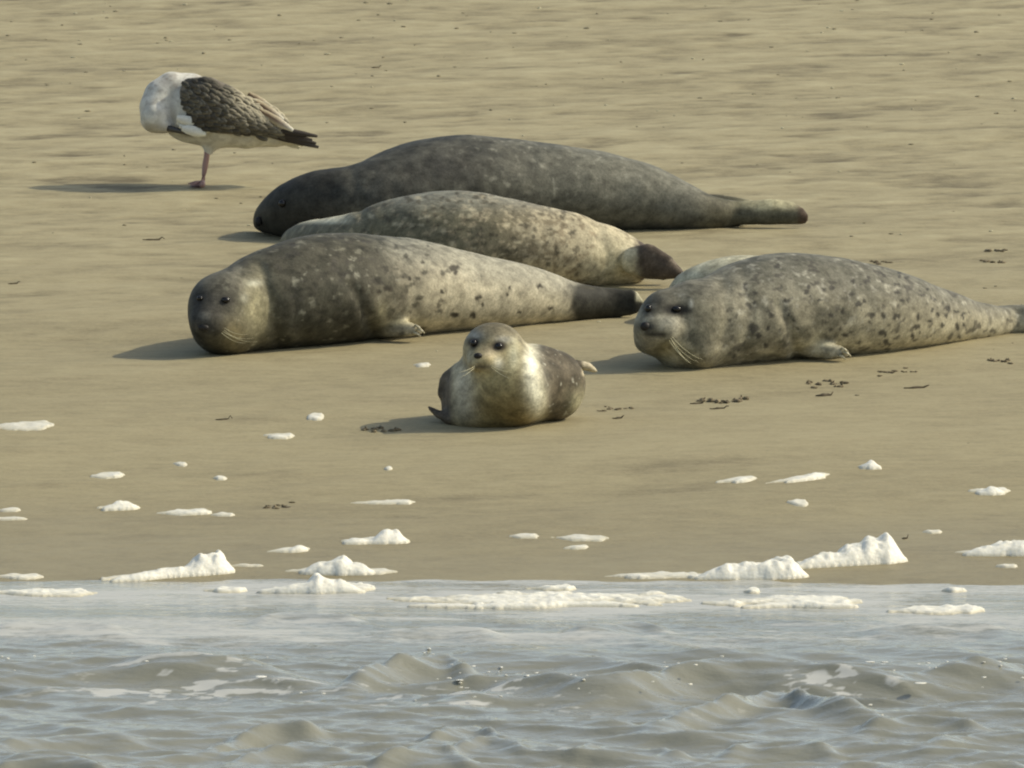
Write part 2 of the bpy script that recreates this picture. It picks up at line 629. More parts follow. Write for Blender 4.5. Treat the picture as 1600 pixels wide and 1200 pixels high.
# ------------------------------------------------------------------ smooth bodies grown from distance fields
def surface_nets(D, org, h):
    S = D < 0
    c = np.zeros(tuple(np.array(D.shape) - 1), np.int8)
    for i in (0, 1):
        for j in (0, 1):
            for k in (0, 1):
                c += S[i:D.shape[0] - 1 + i, j:D.shape[1] - 1 + j, k:D.shape[2] - 1 + k]
    act = (c > 0) & (c < 8)
    I, J, K = np.nonzero(act)
    idx = -np.ones(act.shape, np.int64)
    idx[I, J, K] = np.arange(len(I))
    corner = {}
    for i in (0, 1):
        for j in (0, 1):
            for k in (0, 1):
                corner[i, j, k] = D[I + i, J + j, K + k]
    acc = np.zeros((len(I), 3))
    cnt = np.zeros(len(I))
    ks = list(corner)
    for a in ks:
        for ax in range(3):
            if a[ax] == 0:
                b = list(a)
                b[ax] = 1
                b = tuple(b)
                da, db = corner[a], corner[b]
                m = (da < 0) != (db < 0)
                t = np.where(m, da / np.where(m, da - db, 1), 0)
                p = np.tile(np.array(a, float), (len(I), 1))
                p[:, ax] = t
                acc[m] += p[m]
                cnt[m] += 1
    V = org + (np.stack([I, J, K], 1) + acc / cnt[:, None]) * h
    F = []
    for ax in range(3):
        o1, o2 = [(1, 2), (2, 0), (0, 1)][ax]
        sl0 = [slice(1, -1)] * 3
        sl1 = [slice(1, -1)] * 3
        sl0[ax] = slice(0, -1)
        sl1[ax] = slice(1, None)
        a, b = S[tuple(sl0)], S[tuple(sl1)]
        for flip, msk in ((False, a & ~b), (True, ~a & b)):
            q = np.argwhere(msk)
            if not len(q):
                continue
            g = q + 1
            g[:, ax] -= 1
            e1 = np.zeros(3, int)
            e1[o1] = 1
            e2 = np.zeros(3, int)
            e2[o2] = 1
            vs = [g - e1 - e2, g - e2, g, g - e1]
            quad = np.stack([idx[v_[:, 0], v_[:, 1], v_[:, 2]] for v_ in vs], 1)
            F.append(quad[:, ::-1] if flip else quad)
    return V, np.concatenate(F)


class Body:
    """collects soft primitives in a frame at a point of the beach (u right, v up, w towards the sea)"""

    def __init__(self, ax, ay):
        self.A = hit(ax, ay)
        self.dA = (self.A - CAM) @ FW
        self.prims = []
        self.ng = np.array([NG @ RT, NG @ UP, -(NG @ FW)])
        self.s = FPX / self.dA

    def P(self, x, y, w=0.0):
        p = CAM + ray(x, y) * (self.dA - w) - self.A
        return np.array([p @ RT, p @ UP, -(p @ FW)])

    def loc(self, world):
        p = world - self.A
        return np.array([p @ RT, p @ UP, -(p @ FW)])

    def world(self, L):
        L = np.asarray(L)
        return self.A + L[..., 0:1] * RT + L[..., 1:2] * UP - L[..., 2:3] * FW

    def px(self, L):
        d = self.dA - L[:, 2]
        q = self.world(L) - CAM
        return 800 + (q @ RT) / d * FPX, 600 - (q @ UP) / d * FPX

    def chain(self, C, a, b, up=None, k=0.03):
        self.prims.append(('chain', np.array(C), np.array(a, float), np.array(b, float), self.ng if up is None else np.array(up, float), k))

    def lying(self, st, ratio=1.15, k=0.03, sink=0.88, sub=7):
        """st: (x, ytop, ybottom[, ratio]) outlines of a body lying on the sand"""
        C, a, b = [], [], []
        for s_ in st:
            x, t, bo = s_[:3]
            r = s_[3] if len(s_) > 3 else ratio
            hh = (bo - t) / 2 / self.s
            th = PITCH + SLOPE
            bb = hh / math.sqrt(math.cos(th) ** 2 + (r * math.sin(th)) ** 2)
            C.append(self.loc(hit(x, (t + bo) / 2, sink * bb)))
            a.append(bb * r)
            b.append(bb)
        C, a, b = np.array(C), np.array(a), np.array(b)
        n = len(C)
        tt = np.linspace(0, n - 1, (n - 1) * sub + 1)

        def cr(Q):
            out = []
            for t_ in tt:
                i = min(int(t_), n - 2)
                f = t_ - i
                p0, p1, p2, p3 = Q[max(i - 1, 0)], Q[i], Q[i + 1], Q[min(i + 2, n - 1)]
                out.append(0.5 * ((2 * p1) + (p2 - p0) * f + (2 * p0 - 5 * p1 + 4 * p2 - p3) * f * f + (3 * p1 - p0 - 3 * p2 + p3) * f ** 3))
            return np.array(out)
        self.chain(cr(C), cr(a), cr(b), None, k)
        return C

    def tube(self, pts, k=0.02, up=None):
        """pts: (x, y, w metres towards viewer, radius a px, radius b px); a lies across, b along 'up'"""
        C = [self.P(p[0], p[1], p[2]) for p in pts]
        self.chain(C, [p[3] / self.s for p in pts], [p[4] / self.s for p in pts], up, k)

    def ell(self, x, y, w, rx, ry, rw, roll=0.0, yaw=0.0, k=0.03):
        """ellipsoid; radii in px (rx right, ry up, rw towards viewer)"""
        cr_, sr = math.cos(math.radians(roll)), math.sin(math.radians(roll))
        cy, sy = math.cos(math.radians(yaw)), math.sin(math.radians(yaw))
        Rz = np.array([[cr_, -sr, 0], [sr, cr_, 0], [0, 0, 1]])
        Ry = np.array([[cy, 0, sy], [0, 1, 0], [-sy, 0, cy]])
        self.prims.append(('ell', self.P(x, y, w), np.array([rx, ry, rw]) / self.s, Rz @ Ry, k))

    def field(self, h):
        lo, hi = np.full(3, 1e9), np.full(3, -1e9)
        boxes = []
        for p in self.prims:
            if p[0] == 'chain':
                r = np.maximum(p[2], p[3])[:, None]
                l, u = (p[1] - r).min(0), (p[1] + r).max(0)
            else:
                r = p[2].max()
                l, u = p[1] - r, p[1] + r
            boxes.append((l, u))
            lo, hi = np.minimum(lo, l), np.maximum(hi, u)
        lo -= 4 * h
        hi += 4 * h
        n = np.ceil((hi - lo) / h).astype(int) + 1
        D = np.full(n, 0.2, np.float32)
        ax = [lo[i] + np.arange(n[i]) * h for i in range(3)]

        def region(l, u, pad):
            i0 = np.maximum(((l - pad - lo) / h).astype(int), 0)
            i1 = np.minimum(((u + pad - lo) / h).astype(int) + 2, n)
            G = np.meshgrid(*[ax[i][i0[i]:i1[i]] for i in range(3)], indexing='ij')
            return tuple(slice(i0[i], i1[i]) for i in range(3)), np.stack(G, -1).astype(np.float32)
        for p in self.prims:
            k = p[-1]
            T = np.full(n, 0.2, np.float32)
            pad = max(0.05, k * 1.6)
            if p[0] == 'ell':
                _, c, r, R, _ = p
                rm = r.max()
                sl, G = region(c - rm, c + rm, pad)
                q = (G - c) @ R.astype(np.float32)
                k0 = np.sqrt(((q / r) ** 2).sum(-1))
                k1 = np.sqrt(((q / (r * r)) ** 2).sum(-1)) + 1e-9
                T[sl] = k0 * (k0 - 1) / k1
            else:
                _, C, a, b, up, _ = p
                for i in range(len(C) - 1):
                    c0, c1 = C[i], C[i + 1]
                    t = c1 - c0
                    L = np.linalg.norm(t) + 1e-9
                    t = t / L
                    u_ = up - (up @ t) * t
                    u_ = u_ / (np.linalg.norm(u_) + 1e-9)
                    s_ = np.cross(t, u_)
                    rm = max(a[i], b[i], a[i + 1], b[i + 1])
                    sl, G = region(np.minimum(c0, c1) - rm, np.maximum(c0, c1) + rm, pad)
                    q = G - c0
                    al = q @ t.astype(np.float32)
                    f = np.clip(al / L, 0, 1)
                    over = al - f * L
                    aa = a[i] + (a[i + 1] - a[i]) * f
                    bb = b[i] + (b[i + 1] - b[i]) * f
                    qs = (q @ s_.astype(np.float32)) / aa
                    qu = (q @ u_.astype(np.float32)) / bb
                    m = np.minimum(aa, bb)
                    qo = over / m
                    k0 = np.sqrt(qs ** 2 + qu ** 2 + qo ** 2)
                    k1 = np.sqrt((qs / aa) ** 2 + (qu / bb) ** 2 + (qo / m) ** 2) + 1e-9
                    T[sl] = np.minimum(T[sl], (k0 * (k0 - 1) / k1).astype(np.float32))
            hh = np.clip(k - np.abs(D - T), 0, None) / max(k, 1e-6)
            D = np.minimum(D, T) - hh * hh * k * 0.25
        return D, lo

    creases = ()

    def mesh(self, h=0.0075, lump=0.004, lseed=1):
        D, lo = self.field(h)
        V, F = surface_nets(D, lo, h)
        # two light smoothing passes keep the skin supple
        e = np.concatenate([F[:, [0, 1]], F[:, [1, 2]], F[:, [2, 3]], F[:, [3, 0]]])
        for _ in range(self.smooth):
            acc = np.zeros_like(V)
            cnt = np.zeros(len(V))
            for a_, b_ in ((0, 1), (1, 0)):
                for d_ in range(3):
                    acc[:, d_] += np.bincount(e[:, a_], V[e[:, b_], d_], len(V))
                cnt += np.bincount(e[:, a_], minlength=len(V))
            V = V * 0.4 + 0.6 * acc / cnt[:, None]
        if lump:
            V = V + (fb3(V * 6.5, lseed, 3)[:, None] - 0.5) * lump * np.array([0.6, 2.6, 2.6])
        for (pts, dep, wid) in self.creases:             # skin folds, pressed in along the surface normal
            fn = np.cross(V[F[:, 1]] - V[F[:, 0]], V[F[:, 2]] - V[F[:, 0]])
            vnrm = np.zeros_like(V)
            for d_ in range(3):
                for c_ in range(4):
                    vnrm[:, d_] += np.bincount(F[:, c_], fn[:, d_], len(V))
            vnrm /= np.linalg.norm(vnrm, axis=1)[:, None] + 1e-12
            ctr = V.mean(0)
            if ((V - ctr) * vnrm).sum() < 0:
                vnrm = -vnrm
            X, Y = self.px(V)
            P_ = np.array(pts, float)
            cxs = np.interp(Y, P_[:, 1], P_[:, 0])
            q = (X - cxs + 3 * (vn3(V * 25, 77) - 0.5)) / wid
            inr = sm(P_[0, 1] - 10, P_[0, 1] + 10, Y) * sm(P_[-1, 1] + 10, P_[-1, 1] - 10, Y)
            V = V - vnrm * (dep * inr * (np.exp(-q * q) - 0.45 * np.exp(-((q + 2.2) / 1.4) ** 2) - 0.35 * np.exp(-((q - 2.2) / 1.4) ** 2)))[:, None]
        self.V, self.F = V, F
        self.X, self.Y = self.px(V)
        return V, F

    def skin(self, x, y):
        """front-most point of the skin near a photograph pixel"""
        d = np.hypot(self.X - x, self.Y - y)
        m = d < max(6.0, np.sort(d)[12])
        i = np.nonzero(m)[0]
        j = i[np.argmax(self.V[i, 2])]
        p = self.P(x, y, self.V[j, 2])
        return p


def uv_ball(c, rx, ry, rz, axes, nu=14, nv=9):
    V, F = [], []
    for j in range(nv + 1):
        ph = math.pi * j / nv
        for i in range(nu):
            th = 2 * math.pi * i / nu
            q = np.array([rx * math.sin(ph) * math.cos(th), ry * math.cos(ph), rz * math.sin(ph) * math.sin(th)])
            V.append(c + q[0] * axes[0] + q[1] * axes[1] + q[2] * axes[2])
    for j in range(nv):
        for i in range(nu):
            F.append((j * nu + i, j * nu + (i + 1) % nu, (j + 1) * nu + (i + 1) % nu, (j + 1) * nu + i))
    return np.array(V), np.array(F)


def tube_mesh(P, R, n=6):
    P = np.array(P, float)
    V, F = [], []
    for i in range(len(P)):
        t = P[min(i + 1, len(P) - 1)] - P[max(i - 1, 0)]
        t /= np.linalg.norm(t) + 1e-9
        a = np.cross(t, [0.31, 0.2, 0.93])
        a /= np.linalg.norm(a)
        b = np.cross(t, a)
        for k in range(n):
            th = 2 * math.pi * k / n
            V.append(P[i] + R[i] * (math.cos(th) * a + math.sin(th) * b))
    for i in range(len(P) - 1):
        for k in range(n):
            F.append((i * n + k, i * n + (k + 1) % n, (i + 1) * n + (k + 1) % n, (i + 1) * n + k))
    V.append(P[0])
    V.append(P[-1])
    c0, c1 = len(V) - 2, len(V) - 1
    for k in range(n):
        F.append((c0, (k + 1) % n, k, k))
        m = (len(P) - 1) * n
        F.append((c1, m + k, m + (k + 1) % n, m + (k + 1) % n))
    return V, [tuple(dict.fromkeys(f)) for f in F]


class Bag:
    def __init__(self):
        self.V, self.F, self.C = [], [], []

    def add(self, V, F, c=None):
        o = len(self.V)
        self.V += [tuple(v) for v in V]
        self.F += [tuple(i + o for i in f) for f in F]
        if c is not None:
            c = np.asarray(c)
            self.C += [tuple(c)] * len(V) if c.ndim == 1 else [tuple(q) for q in c]

    def obj(self, name, mat, parent=None, origin=None, smooth=True):
        return mesh_obj(name, self.V, self.F, mat, parent, origin,
                        np.array(self.C) if self.C else None, None, smooth)


# ------------------------------------------------------------------ seals
def blob(B, x, y, rx, ry, p=2.0):
    q = ((B.X - x) / rx) ** 2 + ((B.Y - y) / ry) ** 2
    return np.exp(-q ** (p / 2))


def spots(B, L, seed, jit=0.0):
    """dark or pale flecks at given places of the skin, ragged edged: list of (x, y, rx, ry)"""
    m = np.zeros(len(B.X))
    nz = vn3(B.V * 95, seed) - 0.5
    nz2 = vn3(B.V * 55, seed + 1) - 0.5
    for x, y, rx, ry in L:
        q = np.hypot((B.X - x + 5 * nz2) / rx, (B.Y - y + 5 * nz) / ry)
        m = np.maximum(m, sm(1.25, 0.6, q + 0.3 * nz))
    return m


def finish_seal(name_label, B, coat, h=0.0075, lump=0.006, seed=1):
    B.mesh(h, lump, seed)
    root = empty("seal", B.A)
    tag(root, name_label, 'seal', 'seals hauled out on the sand')
    cols = coat(B)
    mot = fb3(B.V * np.array([34, 44, 44]), seed * 7 + 1, 4, 0.62)
    cols = cols * np.clip(0.25 + 1.5 * mot, 0.4, 1.7)[:, None]
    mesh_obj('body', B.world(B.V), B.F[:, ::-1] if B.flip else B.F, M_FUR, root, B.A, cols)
    return root


Body.flip = False
Body.smooth = 7


def eye(B, root, x, y, rx, ry, out=0.002):
    p = B.skin(x, y)
    c = B.world(p + np.array([0, 0, out - rx / B.s * 0.62]))
    V, F = uv_ball(c, rx / B.s, ry / B.s, rx / B.s * 0.8, (RT, UP, -FW))
    return mesh_obj('eye', V, F[:, ::-1], M_EYE, root, c)


def nose(B, root, x, y, rx, ry):
    p = B.skin(x, y)
    c = B.world(p + np.array([0, 0, -0.006]))
    V, F = uv_ball(c, rx / B.s, ry / B.s, 0.012, (RT, UP, -FW))
    return mesh_obj('nose', V, F[:, ::-1], M_NOSE, root, c)


def claws(B, root, pts, out=0.003):
    for (x0, y0, x1, y1) in pts:
        a = B.skin(x0, y0)
        b = B.P(x1, y1, a[2] + 0.004)
        V, F = tube_mesh([B.world(a), B.world((a + b) / 2 + np.array([0, 0.003, 0.004])), B.world(b)], [0.006, 0.005, 0.0015], 6)
        mesh_obj('claw', V, F, M_CLAW, root, B.world(a))


def whiskers(B, root, lines, r=0.0007):
    bag = Bag()
    for (x0, y0, x1, y1, sag) in lines:
        a = B.skin(x0, y0)
        b = B.P(x1, y1, a[2] + 0.03)
        P = []
        for t in np.linspace(0, 1, 6):
            P.append(B.world(a + (b - a) * t + np.array([0, -sag * 4 * t * (1 - t), 0.012 * math.sin(t * 2)])))
        V, F = tube_mesh(P, [r * (1.15 - t * 0.8) for t in np.linspace(0, 1, 6)], 5)
        bag.add(V, F)
    o = bag.obj('whiskers', M_WHISK, root, B.world(B.skin(lines[0][0], lines[0][1])))
    o['kind'] = 'stuff'
    return o


# ---- big dark seal at the back
def seal_back():
    B = Body(800, 366)
    B.creases = [([(548, 262), (562, 320), (556, 378)], 0.004, 9), ([(600, 246), (618, 310), (612, 370)], 0.002, 9)]
    B.lying([(408, 334, 362, 1.0), (425, 312, 368, 1.0), (455, 286, 374, 1.0), (495, 268, 378, 1.05), (545, 261, 380, 1.1), (595, 246, 380, 1.15), (640, 226, 378, 1.2),
             (690, 213, 376, 1.2), (765, 212, 373, 1.2), (850, 222, 369, 1.2), (940, 237, 366, 1.2), (1005, 256, 364, 1.15), (1060, 281, 363, 1.1),
             (1100, 303, 361, 1.0), (1135, 313, 358, 0.85), (1165, 322, 354, 0.6)], k=0.04)
    # hind flippers, folded sole to sole, and the far one peeping above
    wt = B.skin0(1130, 335) - 0.06
    for yy, xe, dw in ((319, 1244, 0.0), (327, 1254, 0.012), (335, 1260, 0.018), (343, 1258, 0.012)):
        B.tube([(1115, 326 + (yy - 319) * 0.7, wt - 0.02, 16, 13), (1160, 324 + (yy - 319) * 0.85, wt + dw, 11, 9), (1205, yy + 1, wt + dw + 0.01, 9, 8.5), (xe - 12, yy + 2, wt + dw + 0.01, 7, 7.5), (xe, yy + 3, wt + dw + 0.008, 5, 6.5)], 0.011)
    B.tube([(1080, 316, wt - 0.16, 18, 15), (1120, 314, wt - 0.17, 12, 10), (1180, 326, wt - 0.15, 9, 12), (1225, 331, wt - 0.13, 7, 10)], 0.025)
    # near fore flipper tucked along the side
    B.tube([(640, 345, 0.15, 18, 16), (700, 362, 0.19, 20, 8), (745, 368, 0.2, 14, 6)], 0.03)

    def coat(B):
        n = fb3(B.V * 14, 3, 4, 0.6)
        n2 = vn3(B.V * 60, 9)
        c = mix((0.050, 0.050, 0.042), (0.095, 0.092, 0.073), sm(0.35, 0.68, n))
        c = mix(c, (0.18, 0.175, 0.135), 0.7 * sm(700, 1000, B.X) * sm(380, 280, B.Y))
        flk = 0.6 * sm(0.70, 0.92, n2) * sm(640, 780, B.X) * sm(1060, 960, B.X) * sm(345, 275, B.Y)
        c = mix(c, (0.36, 0.35, 0.28), 0.7 * flk)
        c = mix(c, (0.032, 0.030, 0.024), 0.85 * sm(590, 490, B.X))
        c = mix(c, (0.05, 0.048, 0.042), 0.7 * blob(B, 690, 262, 70, 30))
        c = mix(c, (0.085, 0.08, 0.055), sm(1075, 1120, B.X))
        c = mix(c, (0.46, 0.42, 0.26), 0.95 * blob(B, 1205, 317, 46, 12, 3))
        c = mix(c, (0.07, 0.05, 0.035), sm(1240, 1254, B.X))
        return c
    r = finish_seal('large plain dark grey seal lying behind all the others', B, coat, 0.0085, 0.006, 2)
    eye(B, r, 441, 318, 6, 6)
    nose(B, r, 404, 346, 6, 8)
    return r


# ---- brown mottled seal in the middle row
def seal_middle():
    B = Body(760, 452)
    B.creases = [([(566, 330), (584, 390), (580, 440)], 0.009, 8), ([(930, 345), (950, 400), (946, 446)], 0.004, 9)]
    B.lying([(466, 352, 420, 0.9), (490, 343, 430, 0.95), (530, 339, 440, 1.0), (572, 330, 447, 1.1), (620, 310, 452, 1.15), (680, 298, 456, 1.2), (735, 300, 457, 1.2), (790, 311, 456, 1.2),
             (850, 324, 454, 1.2), (905, 337, 451, 1.15), (950, 354, 448, 1.05), (985, 372, 446, 0.95)], k=0.03)
    B.tube([(990, 408, -0.03, 20, 22), (1012, 408, 0.0, 17, 28), (1040, 418, 0.02, 13, 21), (1064, 430, 0.02, 9, 8)], 0.015)
    B.tube([(985, 405, -0.1, 22, 18), (1020, 408, -0.12, 12, 18), (1050, 420, -0.12, 9, 12)], 0.015)
    B.tube([(640, 400, 0.17, 18, 20), (700, 430, 0.22, 22, 9), (750, 444, 0.24, 15, 6)], 0.03)

    def coat(B):
        n = fb3(B.V * 42, 13, 3, 0.6)
        n2 = fb3(B.V * 60, 17, 2)
        base = mix((0.26, 0.22, 0.14), (0.40, 0.35, 0.235), sm(680, 960, B.X))
        dark = mix((0.14, 0.128, 0.082), (0.22, 0.18, 0.115), sm(700, 950, B.X))
        m = sm(0.45, 0.56, n * 0.6 + n2 * 0.4 + 0.09 * sm(760, 600, B.X) - 0.16 * sm(800, 970, B.X) + 0.05)
        c = mix(base, dark, m)
        c = mix(c, (0.24, 0.24, 0.20), 0.55 * sm(345, 305, B.Y) * sm(560, 640, B.X))
        r_ = np.random.default_rng(12)
        LD = [(x_, r_.uniform(300, 450), r_.uniform(2.5, 5.5), r_.uniform(2, 4.5)) for x_ in 560 + 380 * r_.beta(1.1, 1.4, 190)]
        c = mix(c, (0.075, 0.066, 0.045), 0.75 * spots(B, LD, 53))
        LP = [(r_.uniform(560, 940), r_.uniform(300, 450), r_.uniform(3, 6), r_.uniform(2, 4)) for _ in range(110)]
        c = mix(c, (0.42, 0.37, 0.25), 0.6 * spots(B, LP, 55))
        c = mix(c, (0.55, 0.50, 0.33), 0.8 * blob(B, 962, 410, 34, 40))  # pale rump, its sunlit brightness painted into the coat
        c = mix(c, (0.62, 0.58, 0.42), 0.85 * sm(565, 520, B.X) * sm(353, 345, B.Y + 0.0 * B.X))
        c = mix(c, (0.06, 0.045, 0.035), 0.95 * sm(988, 1004, B.X + 16 * (n - .5) - 0.12 * (B.Y - 415)))  # dark hind flippers, with the shadow cast on them painted in
        c = mix(c, (0.22, 0.18, 0.13), 0.7 * sm(0.5, 0.7, n2) * sm(1010, 1030, B.X) * sm(418, 404, B.Y))
        return c
    r = finish_seal('brown mottled seal lying between the big dark seal and the grey seal in front', B, coat, 0.008, 0.006, 4)
    return r


# ---- grey seal at the left, head turned to the viewer
def seal_left():
    B = Body(640, 530)
    B.creases = [([(404, 408), (424, 470), (436, 545)], 0.006, 8), ([(440, 390), (462, 470), (478, 540)], 0.002, 9), ([(548, 440), (572, 490), (585, 530)], 0.008, 9), ([(620, 375), (640, 440), (650, 500)], 0.003, 10)]
    B.lying([(372, 424, 550, 1.0), (400, 404, 550, 1.05), (435, 386, 548, 1.15), (480, 370, 544, 1.2), (540, 363, 538, 1.25), (600, 367, 532, 1.25), (660, 377, 526, 1.2), (720, 391, 521, 1.15), (780, 404, 516, 1.1),
             (835, 418, 510, 1.05), (885, 436, 505, 1.0), (925, 446, 501, 0.85), (960, 454, 497, 0.7), (985, 461, 492, 0.5)], k=0.05)
    wl = B.loc(hit(372, 487, 0.13))[2]
    B.ell(354, 480, wl + 0.08, 50, 55, 56, k=0.07)          # skull
    B.ell(350, 520, wl + 0.10, 44, 32, 50, k=0.09)          # jowl on the sand
    B.ell(330, 505, wl + 0.20, 31, 29, 40, yaw=-30, k=0.06)  # muzzle
    B.ell(330, 474, wl + 0.13, 30, 32, 36, k=0.07)          # forehead and bridge
    wt = B.skin0(950, 475) - 0.04
    B.tube([(945, 475, wt, 14, 20), (970, 474, wt + 0.01, 9, 22), (990, 472, wt + 0.01, 6, 22), (1000, 470, wt, 4, 16), (1005, 468, wt, 2, 8)], 0.03)
    B.tube([(955, 474, wt - 0.07, 10, 16), (980, 468, wt - 0.09, 6, 17), (998, 464, wt - 0.09, 3, 10)], 0.03)
    wf = B.skin0(600, 505)
    B.tube([(568, 478, wf - 0.10, 30, 30), (590, 505, wf - 0.02, 22, 18), (618, 513, wf + 0.02, 14, 15), (645, 515, wf + 0.03, 10, 11), (656, 519, wf + 0.03, 6, 6)], 0.02)

    def coat(B):
        n = fb3(B.V * 18, 23, 4, 0.6)
        n2 = fb3(B.V * 42, 27, 3, 0.6)
        front = sm(720, 560, B.X + 0.35 * (B.Y - 440))
        c = mix((0.45, 0.405, 0.29), (0.075, 0.070, 0.050), front)  # dark front, pale rear; sun on the flank lightened into the coat
        c = mix(c, (0.23, 0.225, 0.18), 0.6 * sm(420, 380, B.Y - 0.22 * (B.X - 600)) * sm(560, 640, B.X))
        c = mix(c, (0.055, 0.053, 0.038), 0.8 * front * sm(0.48, 0.62, n))
        c = mix(c, (0.33, 0.315, 0.24), 0.6 * sm(0.66, 0.80, n2) * sm(840, 700, B.X))
        c = mix(c, (0.06, 0.055, 0.045), 0.6 * sm(0.66, 0.76, fb3(B.V * 34, 29, 2)) * front)
        c = mix(c, (0.045, 0.043, 0.032), 0.9 * blob(B, 560, 512, 46, 24))  # shade of the fold beside the flipper, painted into the coat
        r_ = np.random.default_rng(8)
        c = mix(c, (0.16, 0.15, 0.115), 0.7 * blob(B, 350, 440, 60, 30))
        LD = [(r_.uniform(330, 700), r_.uniform(375, 530), r_.uniform(3, 7), r_.uniform(2.5, 5)) for _ in range(90)]
        c = mix(c, (0.038, 0.036, 0.027), 0.7 * spots(B, LD, 35))
        LP = [(r_.uniform(330, 760), r_.uniform(370, 520), r_.uniform(2.5, 6), r_.uniform(2, 4)) for _ in range(38)]
        c = mix(c, (0.22, 0.21, 0.155), 0.55 * spots(B, LP, 37))
        # pale cheek, dark mask
        c = mix(c, (0.38, 0.34, 0.20), 0.75 * blob(B, 402, 478, 22, 48))
        c = mix(c, (0.55, 0.53, 0.40), 0.8 * blob(B, 398, 442, 12, 5) + 0.6 * blob(B, 382, 466, 6, 7))
        c = mix(c, (0.30, 0.25, 0.13), 0.6 * blob(B, 366, 522, 18, 22))
        c = mix(c, (0.042, 0.040, 0.035), 0.85 * np.clip(1.2 * blob(B, 322, 466, 28, 18) + 1.4 * blob(B, 316, 508, 25, 26), 0, 1) * np.clip(0.25 + 1.3 * n2, 0, 1))
        c = mix(c, (0.02, 0.018, 0.016), 0.9 * blob(B, 353, 470, 13, 9))
        c = mix(c, (0.02, 0.02, 0.02), 0.8 * blob(B, 311, 467, 7, 7))
        c = mix(c, (0.24, 0.23, 0.19), 0.5 * blob(B, 322, 493, 8, 7))
        sp = spots(B, [(606, 450, 8, 5), (592, 456, 4, 3), (565, 454, 4, 4), (709, 418, 9, 5), (712, 426, 4, 5), (748, 465, 6, 5), (756, 476, 3, 3), (710, 492, 7, 5),
                       (739, 492, 5, 5), (797, 451, 5, 3), (792, 459, 3, 3), (843, 447, 5, 3), (861, 482, 4, 3), (810, 488, 4, 3), (660, 410, 4, 3), (640, 436, 4, 3), (690, 455, 3, 3)], 33)
        c = mix(c, (0.045, 0.04, 0.03), 0.95 * sp)
        c = mix(c, (0.022, 0.022, 0.018), 0.96 * sm(878, 902, B.X + 26 * (n - .5) - 0.10 * (B.Y - 475)) * sm(0.1, 0.9, sm(438, 452, B.Y)))  # dark tail, deepened by a cast shadow painted into the coat
        c = mix(c, (0.06, 0.055, 0.038), sm(890, 920, B.X) * sm(455, 448, B.Y))
        c = mix(c, (0.55, 0.52, 0.36), 0.9 * sm(991, 996, B.X) * sm(474, 468, B.Y))
        fl = ((B.X > 585) & (B.X < 665) & (B.Y > 496)) * 1.0
        c = mix(c, (0.48, 0.43, 0.27), 0.8 * blob(B, 632, 503, 30, 6))  # sunlit top of the fore flipper painted pale, this line and the next
        c = mix(c, (0.42, 0.38, 0.24), 0.6 * blob(B, 596, 487, 10, 16))
        return c
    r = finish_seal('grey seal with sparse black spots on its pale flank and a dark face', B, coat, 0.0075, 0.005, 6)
    eye(B, r, 352, 469, 7, 5)
    eye(B, r, 312, 466, 5, 4)
    nose(B, r, 318, 512, 9, 6)
    claws(B, r, [(648, 508, 660, 517), (652, 514, 664, 521), (646, 520, 658, 526)])
    whiskers(B, r, [(350, 512, 388, 522, 0.01), (350, 516, 402, 534, 0.014), (346, 520, 384, 536, 0.01), (348, 518, 396, 528, 0.012)])
    return r


def _skin0(self, x, y):
    """nearest depth of the lying body at a pixel before meshing: outline of the first chain"""
    _, C, a, b, up, k = self.prims[0]
    X = 800 + ((self.world(C) - CAM) @ RT) / (self.dA - C[:, 2]) * FPX
    o = np.argsort(X)
    cw = np.interp(x, X[o], C[o, 2])
    aa = np.interp(x, X[o], a[o])
    bb = np.interp(x, X[o], b[o])
    cy = np.interp(x, X[o], (600 - ((self.world(C) - CAM) @ UP) / (self.dA - C[:, 2]) * FPX)[o])
    q = min(abs(y - cy) / self.s / bb, 0.97)
    return cw + aa * math.sqrt(1 - q * q)


Body.skin0 = _skin0


